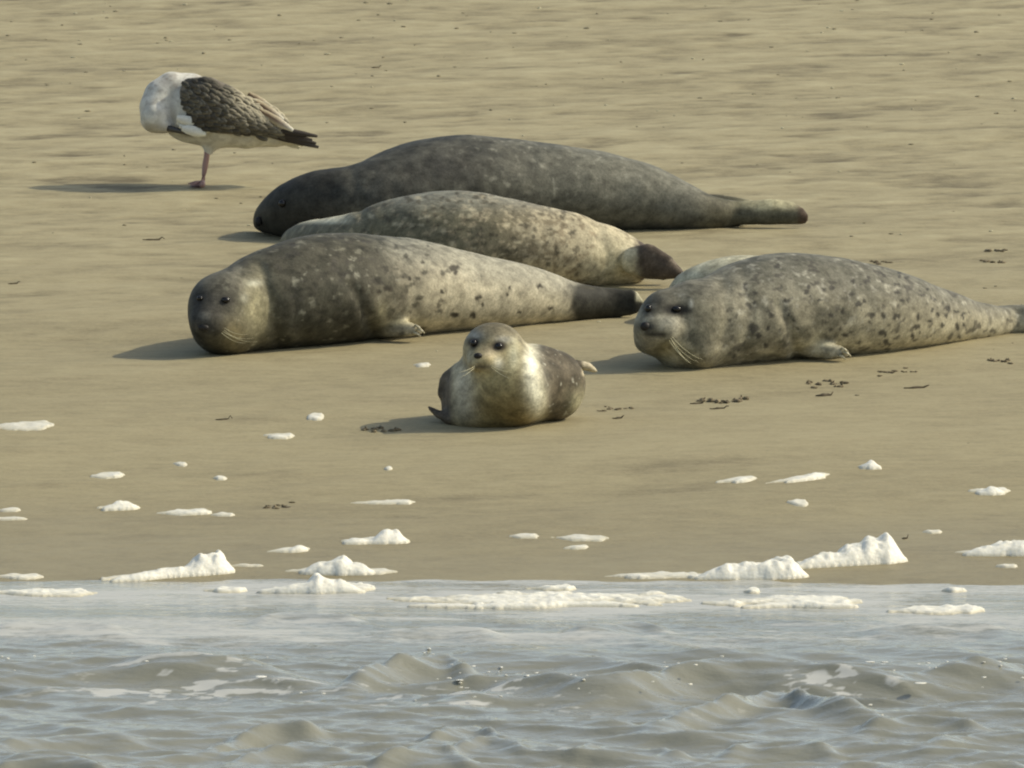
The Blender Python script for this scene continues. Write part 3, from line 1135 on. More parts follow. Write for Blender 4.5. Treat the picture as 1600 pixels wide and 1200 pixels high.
# ---- spotted seal at the right, looking at the viewer
def seal_right():
    B = Body(1250, 564)
    B.creases = [([(1128, 432), (1136, 500), (1122, 570)], 0.005, 9), ([(1160, 418), (1172, 500), (1160, 566)], 0.002, 9), ([(1215, 470), (1238, 520), (1245, 560)], 0.008, 9)]
    B.lying([(1100, 446, 576, 1.0), (1130, 432, 575, 1.1), (1175, 406, 571, 1.2), (1230, 394, 566, 1.25), (1290, 399, 562, 1.25), (1350, 411, 557, 1.2), (1410, 428, 550, 1.15),
             (1460, 447, 543, 1.1), (1508, 466, 535, 1.0), (1550, 475, 529, 0.85), (1590, 483, 521, 0.7), (1625, 490, 512, 0.5)], k=0.05)
    wt = B.skin0(1575, 502) - 0.05
    for yy, dw in ((480, 0.0), (490, 0.012), (501, 0.016), (511, 0.010)):
        B.tube([(1560, 500 + (yy - 494) * 0.5, wt - 0.02, 17, 16), (1605, 497 + (yy - 494) * 0.85, wt + dw, 11, 10), (1650, yy - 2, wt + dw + 0.01, 9, 9), (1690, yy - 5, wt + dw + 0.01, 6, 7)], 0.012)
    B.tube([(1580, 498, wt - 0.08, 14, 17), (1630, 490, wt - 0.11, 9, 18), (1700, 486, wt - 0.13, 6, 12)], 0.035)
    wl = B.loc(hit(1095, 510, 0.13))[2]
    B.ell(1080, 498, wl + 0.07, 58, 55, 60, k=0.08)          # skull
    B.ell(1076, 545, wl + 0.09, 50, 34, 54, k=0.09)          # throat
    B.ell(1028, 516, wl + 0.17, 38, 31, 40, yaw=-35, roll=-6, k=0.04)   # muzzle
    B.ell(1046, 512, wl + 0.21, 18, 17, 16, k=0.02)          # near whisker pad
    B.ell(1014, 516, wl + 0.22, 15, 15, 16, k=0.02)
    B.ell(1030, 490, wl + 0.12, 30, 36, 40, roll=-20, k=0.05)  # forehead and bridge
    B.ell(1016, 535, wl + 0.12, 24, 18, 34, k=0.04)           # chin
    wf = B.skin0(1270, 540)
    B.tube([(1240, 520, wf - 0.08, 26, 26), (1262, 545, wf - 0.01, 18, 15), (1290, 548, wf + 0.02, 12, 14), (1314, 549, wf + 0.03, 9, 11), (1324, 553, wf + 0.03, 5, 6)], 0.018)

    def coat(B):
        n = fb3(B.V * 17, 43, 4, 0.6)
        n2 = fb3(B.V * 46, 47, 3, 0.6)
        c = mix((0.25, 0.23, 0.165), (0.46, 0.42, 0.30), sm(1180, 1480, B.X) * sm(470, 540, B.Y + 0.0 * B.X))
        c = mix(c, (0.14, 0.135, 0.105), 0.85 * sm(480, 420, B.Y - 0.12 * (B.X - 1230)))
        c = mix(c, (0.085, 0.082, 0.06), 0.65 * sm(0.48, 0.64, n) * sm(1420, 1300, B.X))
        c = mix(c, (0.42, 0.40, 0.32), 0.55 * sm(0.60, 0.76, n2))
        c = mix(c, (0.065, 0.06, 0.05), 0.7 * sm(0.66, 0.75, fb3(B.V * 40, 49, 2)) * sm(1100, 1160, B.X))
        r_ = np.random.default_rng(3)
        L = [(1322, 524, 6, 4), (1379, 521, 6, 6), (1384, 534, 6, 5), (1432, 510, 6, 4), (1434, 495, 4, 7), (1426, 526, 4, 7), (1480, 482, 5, 5), (1457, 485, 3, 5), (1466, 491, 4, 3),
             (1496, 512, 3, 7), (1473, 508, 4, 4), (1364, 492, 5, 4), (1381, 493, 5, 4), (1400, 494, 6, 5), (1340, 475, 6, 5), (1290, 505, 4, 3), (1178, 512, 10, 7), (1185, 524, 5, 6),
             (1150, 545, 6, 5), (1196, 540, 5, 5), (1148, 558, 4, 4), (1205, 492, 6, 5), (1170, 478, 5, 4), (1230, 470, 6, 4), (1260, 455, 6, 4), (1300, 450, 6, 4), (1215, 415, 5, 4),
             (1115, 482, 4, 4), (1110, 500, 3, 3), (1140, 500, 4, 4), (1410, 470, 5, 4), (1440, 462, 5, 3), (1355, 440, 6, 4), (1400, 445, 5, 3), (1505, 490, 4, 3)]
        for _ in range(46):
            L.append((r_.uniform(1130, 1520), r_.uniform(420, 545), r_.uniform(2, 4.5), r_.uniform(2, 4)))
        c = mix(c, (0.05, 0.047, 0.04), 0.9 * spots(B, L, 51))
        c = mix(c, (0.50, 0.46, 0.32), 0.7 * blob(B, 1288, 538, 40, 5) + 0.4 * blob(B, 1275, 520, 16, 18))
        c = mix(c, (0.19, 0.175, 0.12), 0.7 * blob(B, 1105, 505, 40, 60))
        c = mix(c, (0.10, 0.095, 0.065), 0.7 * sm(0.5, 0.62, n) * blob(B, 1075, 530, 50, 50))
        c = mix(c, (0.30, 0.255, 0.125), 0.6 * blob(B, 1048, 546, 26, 14))
        # face
        c = mix(c, (0.045, 0.045, 0.038), 0.9 * blob(B, 1030, 468, 30, 15))
        c = mix(c, (0.085, 0.083, 0.068), 0.7 * blob(B, 1080, 452, 50, 16))
        c = mix(c, (0.30, 0.29, 0.23), 0.8 * blob(B, 1045, 502, 18, 11))
        c = mix(c, (0.46, 0.43, 0.33), 0.8 * blob(B, 1054, 522, 7, 18))
        c = mix(c, (0.007, 0.007, 0.007), 0.985 * blob(B, 1057, 484, 28, 11, 4))
        c = mix(c, (0.02, 0.02, 0.02), 0.95 * blob(B, 1013, 484, 8, 11))
        c = mix(c, (0.03, 0.03, 0.026), 0.95 * blob(B, 1011, 511, 16, 9, 3))
        c = mix(c, (0.03, 0.028, 0.022), 0.97 * blob(B, 1026, 523, 22, 5, 3))
        c = mix(c, (0.18, 0.17, 0.14), 0.7 * blob(B, 1012, 535, 20, 10))
        c = mix(c, (0.55, 0.54, 0.45), 0.8 * blob(B, 1080, 474, 3, 6))
        return c
    r = finish_seal('grey seal peppered all over with dark spots, its tail cut by the frame edge', B, coat, 0.0072, 0.005, 8)
    eye(B, r, 1057, 483, 8, 5)
    eye(B, r, 1013, 482, 5, 6)
    nose(B, r, 1008, 510, 8, 7)
    claws(B, r, [(1314, 544, 1326, 551), (1318, 550, 1330, 557), (1312, 556, 1322, 562)])
    whiskers(B, r, [(1048, 528, 1078, 566, 0.012), (1050, 526, 1098, 562, 0.012), (1046, 532, 1074, 562, 0.01), (1049, 530, 1080, 568, 0.014), (1050, 532, 1092, 566, 0.012)], 0.0008)
    return r


# ---- pale seal hidden behind it
def seal_hidden():
    B = Body(1200, 510)
    B.lying([(1066, 440, 500, 0.9), (1090, 418, 508, 1.0), (1130, 402, 511, 1.1), (1175, 399, 512, 1.1), (1240, 406, 512, 1.1), (1310, 418, 510, 1.05), (1370, 436, 506, 1.0), (1420, 456, 500, 0.9)], k=0.03)
    B.tube([(1420, 478, 0.0, 12, 18), (1470, 484, 0.02, 9, 14), (1500, 488, 0.02, 6, 8)], 0.015)

    def coat(B):
        n = fb3(B.V * 18, 63, 4, 0.6)
        return mix((0.34, 0.31, 0.21), (0.46, 0.43, 0.30), sm(0.35, 0.65, n))
    return finish_seal('pale sandy seal almost hidden behind the spotted seal, only its back showing', B, coat, 0.0085, 0.004, 9)


# ---- pup in front
def seal_pup():
    B = Body(790, 668)
    wc = B.loc(hit(770, 655, 0.0))[2]
    B.ell(768, 617, wc, 72, 66, 78, k=0.05)                 # chest
    B.ell(764, 652, wc - 0.01, 68, 22, 74, k=0.06)
    C0 = B.loc(hit(858, 602, 0.11))
    B.ell(862, 602, C0[2], 50, 54, 54, k=0.05)
    B.ell(770, 584, wc + 0.02, 55, 46, 54, k=0.04)          # neck
    wh = wc + 0.07
    B.ell(771, 546, wh + 0.01, 48, 43, 54, k=0.025)                 # skull
    B.ell(756, 562, wh + 0.10, 26, 19, 30, yaw=-14, k=0.035)  # muzzle
    B.ell(745, 568, wh + 0.13, 13, 11, 14, k=0.015)
    B.ell(765, 570, wh + 0.125, 14, 11, 14, k=0.015)
    B.ell(758, 582, wh + 0.09, 16, 9, 16, k=0.02)           # chin
    B.ell(795, 556, wh + 0.04, 29, 27, 32, k=0.025)          # cheek
    # hind body running back and to the right
    C = [B.loc(hit(800, 604, 0.125)), B.loc(hit(832, 597, 0.125)), B.loc(hit(858, 602, 0.11)), B.loc(hit(874, 606, 0.095))]
    B.chain(C, [0.14, 0.138, 0.12, 0.08], [0.134, 0.13, 0.115, 0.085], None, 0.03)
    wb = C[3][2]
    B.tube([(875, 588, wb - 0.06, 18, 18), (900, 570, wb - 0.12, 10, 8), (918, 573, wb - 0.14, 10, 7), (930, 580, wb - 0.15, 6, 4)], 0.02)
    # fore flippers
    B.tube([(722, 585, wc - 0.05, 18, 20), (706, 598, wc - 0.05, 13, 22), (699, 618, wc - 0.05, 10, 18), (700, 640, wc - 0.03, 7, 10)], 0.03)
    B.tube([(735, 655, wc + 0.06, 24, 12), (704, 656, wc + 0.05, 16, 8), (685, 648, wc + 0.04, 11, 6), (670, 637, wc + 0.03, 5, 3)], 0.02)

    def coat(B):
        n = fb3(B.V * 22, 73, 4, 0.6)
        n2 = fb3(B.V * 55, 77, 3)
        belly = mix((0.335, 0.275, 0.135), (0.185, 0.145, 0.066), sm(585, 640, B.Y + 12 * (n - .5)))  # buff belly, the shade low on it painted into the colour
        back = mix((0.075, 0.063, 0.042), (0.12, 0.10, 0.068), sm(0.4, 0.65, n))
        isback = sm(826, 846, B.X + 8 * (n - .5) - 0.25 * np.maximum(B.Y - 560, 0))
        c = mix(belly, back, isback)
        c = mix(c, (0.44, 0.41, 0.32), 0.85 * blob(B, 722, 600, 22, 60) * (1 - isback))
        c = mix(c, (0.84, 0.81, 0.63), 0.97 * blob(B, 829, 570, 12, 46) + 0.7 * blob(B, 842, 620, 12, 34))  # white side strip, sunlight on it painted into the coat
        c = mix(c, (0.45, 0.42, 0.27), 0.8 * blob(B, 908, 632, 20, 22))
        c = mix(c, (0.44, 0.42, 0.33), 0.8 * sm(0.72, 0.82, n2) * isback)
        # head
        crown = sm(542, 520, B.Y + 0.10 * (B.X - 770)) * sm(700, 720, B.X) * sm(860, 830, B.X)
        crown = np.maximum(crown, blob(B, 800, 528, 30, 14))
        c = mix(c, (0.15, 0.132, 0.088), 0.9 * crown)
        c = mix(c, (0.42, 0.41, 0.35), 0.8 * blob(B, 742, 525, 14, 8) + 0.8 * blob(B, 786, 531, 12, 6))
        c = mix(c, (0.62, 0.59, 0.40), 0.8 * blob(B, 803, 553, 10, 22))
        c = mix(c, (0.55, 0.47, 0.33), 0.6 * blob(B, 765, 550, 14, 10))
        c = mix(c, (0.15, 0.13, 0.08), 0.75 * blob(B, 758, 536, 9, 20))
        c = mix(c, (0.022, 0.018, 0.015), np.clip(1.2 * blob(B, 740, 536, 9, 9, 3) + 1.2 * blob(B, 779, 541, 13, 9, 3), 0, 0.95))
        c = mix(c, (0.20, 0.17, 0.11), 0.7 * blob(B, 755, 574, 18, 7))
        c = mix(c, (0.06, 0.05, 0.04), 0.7 * blob(B, 752, 573, 14, 2.2))
        c = mix(c, (0.65, 0.61, 0.46), 0.8 * blob(B, 779, 567, 8, 10))
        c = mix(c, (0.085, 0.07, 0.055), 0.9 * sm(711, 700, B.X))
        c = mix(c, (0.55, 0.48, 0.33), 0.9 * sm(906, 914, B.X) * sm(590, 584, B.Y))
        return c
    r = finish_seal('small pale bellied seal pup facing the viewer at the front', B, coat, 0.0052, 0.003, 11)
    eye(B, r, 740, 536, 5.5, 5.5, 0.0)
    eye(B, r, 779, 541, 6.5, 5.5, 0.0)
    nose(B, r, 747, 556, 7, 5)
    whiskers(B, r, [(768, 572, 800, 582, 0.004), (768, 574, 798, 592, 0.004), (742, 572, 715, 582, 0.004), (742, 574, 718, 590, 0.004)], 0.0008)
    return r


seal_back()
seal_middle()
seal_left()
seal_hidden()
seal_right()
seal_pup()


# ------------------------------------------------------------------ gull
def leaf(B, base, tip, width, w0, w1, lift=0.004, n=5):
    """one feather from base px to tip px at depths w0, w1"""
    a = B.P(base[0], base[1], w0)
    b = B.P(tip[0], tip[1], w1)
    t = b - a
    side = np.cross(t / np.linalg.norm(t), [0, 0, 1.0])
    V, F = [], []
    for i, s in enumerate(np.linspace(0, 1, n)):
        ww = width / B.s * (math.sin(math.pi * min(0.12 + s * 0.80, 1)) ** 0.7)
        c = a + t * s + np.array([0, 0, lift * math.sin(s * math.pi)])
        V += [c - side * ww, c + np.array([0, 0, 0.0015]), c + side * ww]
    for i in range(n - 1):
        for k in (0, 1):
            q = i * 3 + k
            F.append((q, q + 1, q + 4, q + 3))
    # underside
    o = len(V)
    V += [v - np.array([0, 0, 0.003]) for v in V[:o]]
    F += [tuple(o + i for i in f[::-1]) for f in F[:]]
    for i in range(n - 1):
        F.append((i * 3, i * 3 + 3, o + i * 3 + 3, o + i * 3))
        F.append((i * 3 + 5, i * 3 + 2, o + i * 3 + 2, o + i * 3 + 5))
    return B.world(np.array(V)), F


def feather_cols(n, core, edge, tipc, two=2):
    c = []
    for i in range(n):
        s = i / (n - 1)
        c += [mix(edge, tipc, s ** 2), mix(core, tipc, s ** 4), mix(edge, tipc, s ** 2)]
    return np.array(c * two)


def gull():
    B = Body(318, 290)
    B.tube([(276, 168, 0.00, 40, 40), (300, 172, 0.0, 52, 52), (340, 182, 0.0, 56, 50), (385, 194, 0.0, 46, 38), (430, 208, 0.0, 30, 22), (455, 214, 0.0, 18, 13)], 0.03, (0, 1, 0))
    B.tube([(292, 150, 0.0, 36, 38), (270, 142, 0.01, 32, 30), (252, 150, 0.03, 28, 27), (242, 168, 0.06, 25, 24)], 0.016, (0, 1, 0))   # neck arched over
    B.ell(242, 183, 0.085, 23, 25, 25, roll=-8, k=0.010)      # head, bowed
    B.ell(253, 196, 0.10, 17, 12, 15, roll=-25, k=0.015)    # face
    B.tube([(330, 222, 0.02, 16, 14), (326, 236, 0.02, 7, 8)], 0.02)   # thigh
    B.ell(290, 190, 0.05, 22, 20, 24, k=0.02)               # ruffled breast

    def coat(B):
        n = fb3(B.V * 40, 83, 3)
        c = mix((0.60, 0.58, 0.50), (0.47, 0.45, 0.38), sm(0.38, 0.66, n))
        c = mix(c, (0.33, 0.29, 0.24), 0.6 * blob(B, 258, 128, 10, 8) + 0.6 * sm(0.54, 0.70, fb3(B.V * 70, 87, 2)) * sm(185, 150, B.Y))
        c = mix(c, (0.30, 0.26, 0.22), 0.5 * blob(B, 268, 172, 6, 26))
        c = mix(c, (0.36, 0.32, 0.25), 0.55 * sm(190, 198, B.Y) * sm(275, 262, B.X))  # shade on the underside of the bowed head, painted in
        c = mix(c, (0.05, 0.045, 0.04), 0.9 * blob(B, 294, 207, 9, 6))
        c = mix(c, (0.22, 0.19, 0.15), 0.8 * sm(300, 330, B.X) * sm(150, 125, B.Y))
        return c
    B.mesh(0.005, 0.004, 12)
    root = empty('gull', B.A)
    tag(root, 'young gull standing on one leg, preening with its head bowed, behind the seals', 'bird')
    mesh_obj('body', B.world(B.V), B.F, M_FEATHER, root, B.A, coat(B))

    # folded wings: a shaped shield each side, then feathers laid over the near one
    for side, name in ((1, 'wing'), (-1, 'wing')):
        Wg = Body(318, 290)
        Wg.tube([(290, 160, 0.100 * side, 12, 38), (318, 162, 0.125 * side, 13, 44), (355, 173, 0.122 * side, 13, 38), (395, 188, 0.09 * side, 11, 26), (432, 200, 0.065 * side, 8, 15), (452, 206, 0.05 * side, 5, 8)], 0.02, (0, 1, 0))
        Wg.mesh(0.005, 0.003, 14)
        nn = fb3(Wg.V * 55, 93, 3)
        c = mix((0.075, 0.068, 0.055), (0.19, 0.165, 0.125), sm(0.42, 0.64, nn))
        wo = mesh_obj(name, Wg.world(Wg.V), Wg.F, M_FEATHER, root, B.A, c)
        if side == 1:
            near, NW = wo, Wg

    def depth(x, y):
        d = np.hypot(NW.X - x, NW.Y - y)
        i = np.argsort(d)[:10]
        return NW.V[i, 2].max() if d[i[0]] < 12 else None
    r_ = np.random.default_rng(21)
    bag = Bag()
    rows = 18
    for j in range(rows):                                  # rows from the tail end forward so the front ones lie on top
        f = 1 - j / (rows - 1)
        for i in range(12):
            g = i / 11.0
            x = 284 + f * 140 + 6 * r_.normal() * 0.6 + (i % 2) * 4
            top = 124 + 0.42 * max(x - 318, 0) + 0.10 * max(318 - x, 0)
            bot = 198 + 0.12 * max(x - 330, 0)
            y = top + (bot - top) * g + r_.normal() * 1.5
            dd = depth(x, y)
            if dd is None:
                continue
            ln = 14 + 8 * f + r_.normal() * 2
            ang = math.radians(24 + 8 * (0.5 - g) + r_.normal() * 7)
            tip = (x + ln * math.cos(ang), y + ln * math.sin(ang) * 0.8)
            d2 = depth(*tip)
            d2 = dd - 0.012 if d2 is None else d2
            upper = (1 - g) ** 1.3
            core = mix((0.026, 0.025, 0.021), (0.085, 0.070, 0.050), r_.uniform(0, 1) * (0.35 + 0.5 * upper))
            pale = r_.uniform(0.02, 0.28) + 0.75 * upper * sm(330, 380, np.array([x]))[0]  # pale feather edges, plus a painted sunlit rim towards the upper right
            edge = mix(core, (0.55, 0.49, 0.34), min(pale, 0.95))
            tipc = mix(core, (0.62, 0.56, 0.40), min(pale * 1.1, 1))
            if g > 0.72 and x < 330:
                edge = mix(edge, core, 0.6)
                tipc = mix(tipc, core, 0.6)
            V, F = leaf(B, (x, y), tip, 4.2 + r_.uniform(0, 1.6), dd - 0.001, d2 + 0.004, 0.002)
            bag.add(V, F, feather_cols(5, core, edge, tipc))
    o = bag.obj('covert_feathers', M_FEATHER, near, B.A)
    o['kind'] = 'stuff'

    def feathers(name, L, core, edge, tipc, width, parent, w0=0.07, w1=0.05):
        for (x0, y0, x1, y1) in L:
            V, F = leaf(B, (x0, y0), (x1, y1), width, w0, w1, 0.006)
            b2 = Bag()
            b2.add(V, F, feather_cols(5, core, edge, tipc))
            b2.obj(name, M_FEATHER, parent, B.world(B.P(x0, y0, w0)))
            w0 += 0.004
            w1 += 0.004
    feathers('tail_feather', [(425, 212, 468, 231), (425, 210, 474, 227), (430, 206, 476, 222)], (0.5, 0.47, 0.38), (0.6, 0.57, 0.46), (0.66, 0.63, 0.5), 6, root, 0.0, 0.0)
    feathers('primary_feather', [(390, 202, 498, 230), (392, 200, 494, 224), (395, 198, 488, 219), (398, 196, 496, 213), (400, 194, 480, 211)], (0.03, 0.024, 0.02), (0.045, 0.035, 0.028), (0.06, 0.05, 0.04), 5.5, near, 0.085, 0.035)
    feathers('tertial_feather', [(388, 146, 432, 176), (398, 158, 446, 190), (392, 168, 440, 196), (405, 172, 458, 204)], (0.12, 0.065, 0.04), (0.46, 0.38, 0.24), (0.72, 0.69, 0.58), 7, near, 0.10, 0.062)
    # pale breast feathers fluffed over the front of the wing
    feathers('breast_feather', [(276, 190, 326, 204), (280, 196, 330, 204), (276, 184, 318, 196), (284, 200, 322, 210)], (0.62, 0.60, 0.52), (0.68, 0.66, 0.56), (0.76, 0.74, 0.60), 8, root, 0.135, 0.125)
    # bill pushed into the breast
    bl = [B.P(262, 200, 0.12), B.P(278, 204, 0.125), B.P(292, 207, 0.125), B.P(300, 212, 0.125)]
    V, F = tube_mesh([B.world(q) for q in bl], [0.013, 0.011, 0.009, 0.003], 8)
    mesh_obj('bill', V, F, M_BILL, root, B.world(bl[0]))
    # the leg it stands on, and its webbed foot
    w0 = 0.02
    L = [B.P(325, 228, w0), B.P(323, 244, w0), B.P(321, 256, w0), B.P(319, 270, w0), B.P(317, 284, w0 - 0.01), B.loc(hit(316, 289, 0.012))]
    V, F = tube_mesh([B.world(p) for p in L], [0.016, 0.0115, 0.0125, 0.0095, 0.0095, 0.012], 8)
    leg = mesh_obj('leg', V, F, M_LEG, root, B.world(L[0]))
    g0 = hit(316, 290)
    V, F = [], []
    toes = [(-0.055, -0.02), (-0.04, -0.065), (0.012, -0.07)]
    ctr = g0 + NG * 0.014
    V = [ctr]
    for (tx, ty) in toes:
        V.append(np.array([g0[0] + tx, g0[1] + ty, beach_z(g0[1] + ty) + 0.010]))
    webs = [np.array([g0[0] - 0.042, g0[1] - 0.04, beach_z(g0[1] - 0.04) + 0.007]), np.array([g0[0] - 0.012, g0[1] - 0.058, beach_z(g0[1] - 0.058) + 0.007])]
    bg_ = Bag()
    for q in V[1:]:
        v_, f_ = tube_mesh([ctr, (ctr + q) / 2 + NG * 0.003, q], [0.008, 0.006, 0.003], 6)
        bg_.add(v_, f_)
    web = [ctr + NG * 0.002, V[1], webs[0], V[2], webs[1], V[3]]
    lowv = [p - NG * 0.008 for p in web]
    bg_.add(web + lowv, [(0, 1, 2), (0, 2, 3), (0, 3, 4), (0, 4, 5), (6, 8, 7), (6, 9, 8), (6, 10, 9), (6, 11, 10)])
    bg_.obj('foot', M_LEG, leg, g0)
    return root


gull()


# ------------------------------------------------------------------ sea foam left on the sand and riding the swash
def foam(x0, x1, yb, thick, lumps, label, tilt=0.0, seed=0, water=False, hgt=0.0045, gaps=0.45, kind_name='foam_patch'):
    """streak from x0 to x1 (pixels) along the line yb, 'thick' px deep, with lumps (x, height px, half width px)"""
    f = hit_level if water else hit
    p0, p1 = f(x0, yb + tilt / 2), f(x1, yb - tilt / 2)
    s = FPX / ((p0 - CAM) @ FW)
    sn = math.sin(PITCH + (0 if water else SLOPE))
    dep = thick / (s * sn)
    mxh = max([0.05] + [l[1] / s for l in lumps])
    pad = 0.04
    step = 0.0055
    LX = [l[0] for l in lumps]
    xs = np.arange(p0[0] - pad - max([0] + [l[2] / s * 0.4 for l in lumps]), p1[0] + pad + max([0] + [l[2] / s * 0.4 for l in lumps]), step)
    ymin, ymax = min(p0[1], p1[1]), max(p0[1], p1[1])
    ys = np.arange(ymin - 0.06, ymax + dep + max([0.05] + [l[2] / s * 1.6 for l in lumps]), step * 1.3)
    X, Y = np.meshgrid(xs, ys)
    x, y = X.ravel(), Y.ravel()
    q = (x - p0[0]) / (p1[0] - p0[0])
    base = p0[1] + (p1[1] - p0[1]) * q + 0.05 * dep * 4 * (fb2(x * 5, x * 0 + seed, 501, 2) - 0.5)
    taper = np.clip(np.minimum(sm(-0.02, 0.5, q), sm(1.02, 0.85, q)), 0, 1)
    wdt = dep * (0.35 + 0.65 * taper) * (0.55 + 0.9 * fb2(x * 11, x * 0, 510 + seed, 3))
    v = (y - base - dep * 0.5) / np.maximum(wdt * 0.5, 1e-3)
    body = np.clip(1 - v * v, -1, 1) * (taper > 0.02)
    rag = 0.55 * fb2(x * 24, y * 20, 520 + seed, 3, 0.65) + 0.45 * fb2(x * 8, y * 7, 525 + seed, 2)
    m = body - gaps * 3.4 * (rag - 0.36) - 0.6 * (1 - taper)
    h = np.where(m > 0, hgt * np.minimum(m * 1.6, 1.0) * (0.5 + 1.0 * fb2(x * 30, y * 30, 530 + seed, 2)), -0.02)
    if lumps:
        ls = sorted(lumps)
        kx, kh = [], []
        for n_, (lx, lh, lw) in enumerate(ls):
            hh_ = lh / s * (0.5 if lh < 10 else 0.68) * (0.6 if water else 1.0)
            if n_ == 0 or lx - lw * 1.2 > ls[n_ - 1][0] + ls[n_ - 1][2] * 1.4:
                kx.append(lx - lw * 1.7)
                kh.append(0.0)
            elif n_ > 0:
                kx.append(0.5 * (lx + ls[n_ - 1][0]))
                kh.append(0.92 * min(hh_, (0.41 if water else 0.68) * ls[n_ - 1][1] / s))
            kx.append(lx)
            kh.append(hh_)
            if n_ == len(ls) - 1 or ls[n_ + 1][0] - ls[n_ + 1][2] * 1.2 > lx + lw * 1.4:
                kx.append(lx + lw * 1.05)
                kh.append(0.0)
        kx = np.array([f(k_, yb)[0] for k_ in kx])
        o_ = np.argsort(kx, kind='stable')
        kx, kh = kx[o_], np.array(kh)[o_]
        gx = np.arange(kx[0] - 0.1, kx[-1] + 0.1, 0.004)
        gh = np.interp(gx, kx, kh, 0, 0)
        gh = np.maximum(gh, 0)
        win = max(3, int(0.022 / 0.004)) * 2 + 1
        ker = np.hanning(win + 2)[1:-1]
        pk = gh.max()
        gh = np.convolve(np.pad(gh, win // 2, mode='edge'), ker / ker.sum(), 'valid')
        gh *= pk / max(gh.max(), 1e-6)
        env = np.interp(x, gx, gh, 0, 0)
        wob = fb2(x * 9, y * 4, 540 + seed, 3, 0.5) - 0.5
        ev = np.interp(x + 0.05 * wob, gx, gh, 0, 0)
        env = np.sqrt(np.maximum(0.5 * (env + ev), 0) * pk) * 0.5 + 0.25 * (env + ev)
        env = env * (0.74 + 0.5 * fb2(x * 10, y * 13, 545 + seed, 3, 0.55))
        D = np.maximum(env * 2.2, 0.03)
        yy = base + D * 0.8 + 0.02 * wob
        rr = np.clip(1 - ((y - yy) / D) ** 2 + 0.5 * wob, 0, 1)
        dome = env * rr ** 0.5
        h = np.maximum(h, np.where(dome > 0.003, dome, h))
    # cauliflower froth
    h = h + np.where(h > 0.004, np.minimum(h, 0.04) * (0.45 * (fb2(x * 50, y * 30, 550 + seed, 2) - 0.5) + 0.55 * (np.abs(fb2(x * 20, y * 12, 560 + seed, 2) - 0.5))), 0)
    g0 = np.maximum(sand_z(x, y), -0.02) if not water else np.maximum(water_height(x, y), sand_z(x, y)) + 0.002
    keep = h > 0
    nx, ny = len(xs), len(ys)
    K = keep.reshape(ny, nx)
    cell = K[:-1, :-1] | K[1:, :-1] | K[:-1, 1:] | K[1:, 1:]
    z = g0 + np.where(keep, h, -0.004)
    if not water:
        z = z + 0.002
    F = grid_faces(nx, ny)[cell.ravel()]
    if not len(F):
        return None
    used = np.unique(F)
    mp = -np.ones(nx * ny, np.int64)
    mp[used] = np.arange(len(used))
    V = np.stack([x, y, z], 1)[used]
    c = np.array([V[:, 0].mean(), V[:, 1].mean(), V[:, 2].min()])
    o = mesh_obj(kind_name, V, mp[F], M_FOAM, None, c, None, {'thick': np.clip(h, 0, 0.05)[used] / 0.05})
    grp = 'patches of sea foam floating at the edge of the water' if water else 'patches of sea foam left on the sand'
    return tag(o, label, 'foam', grp)


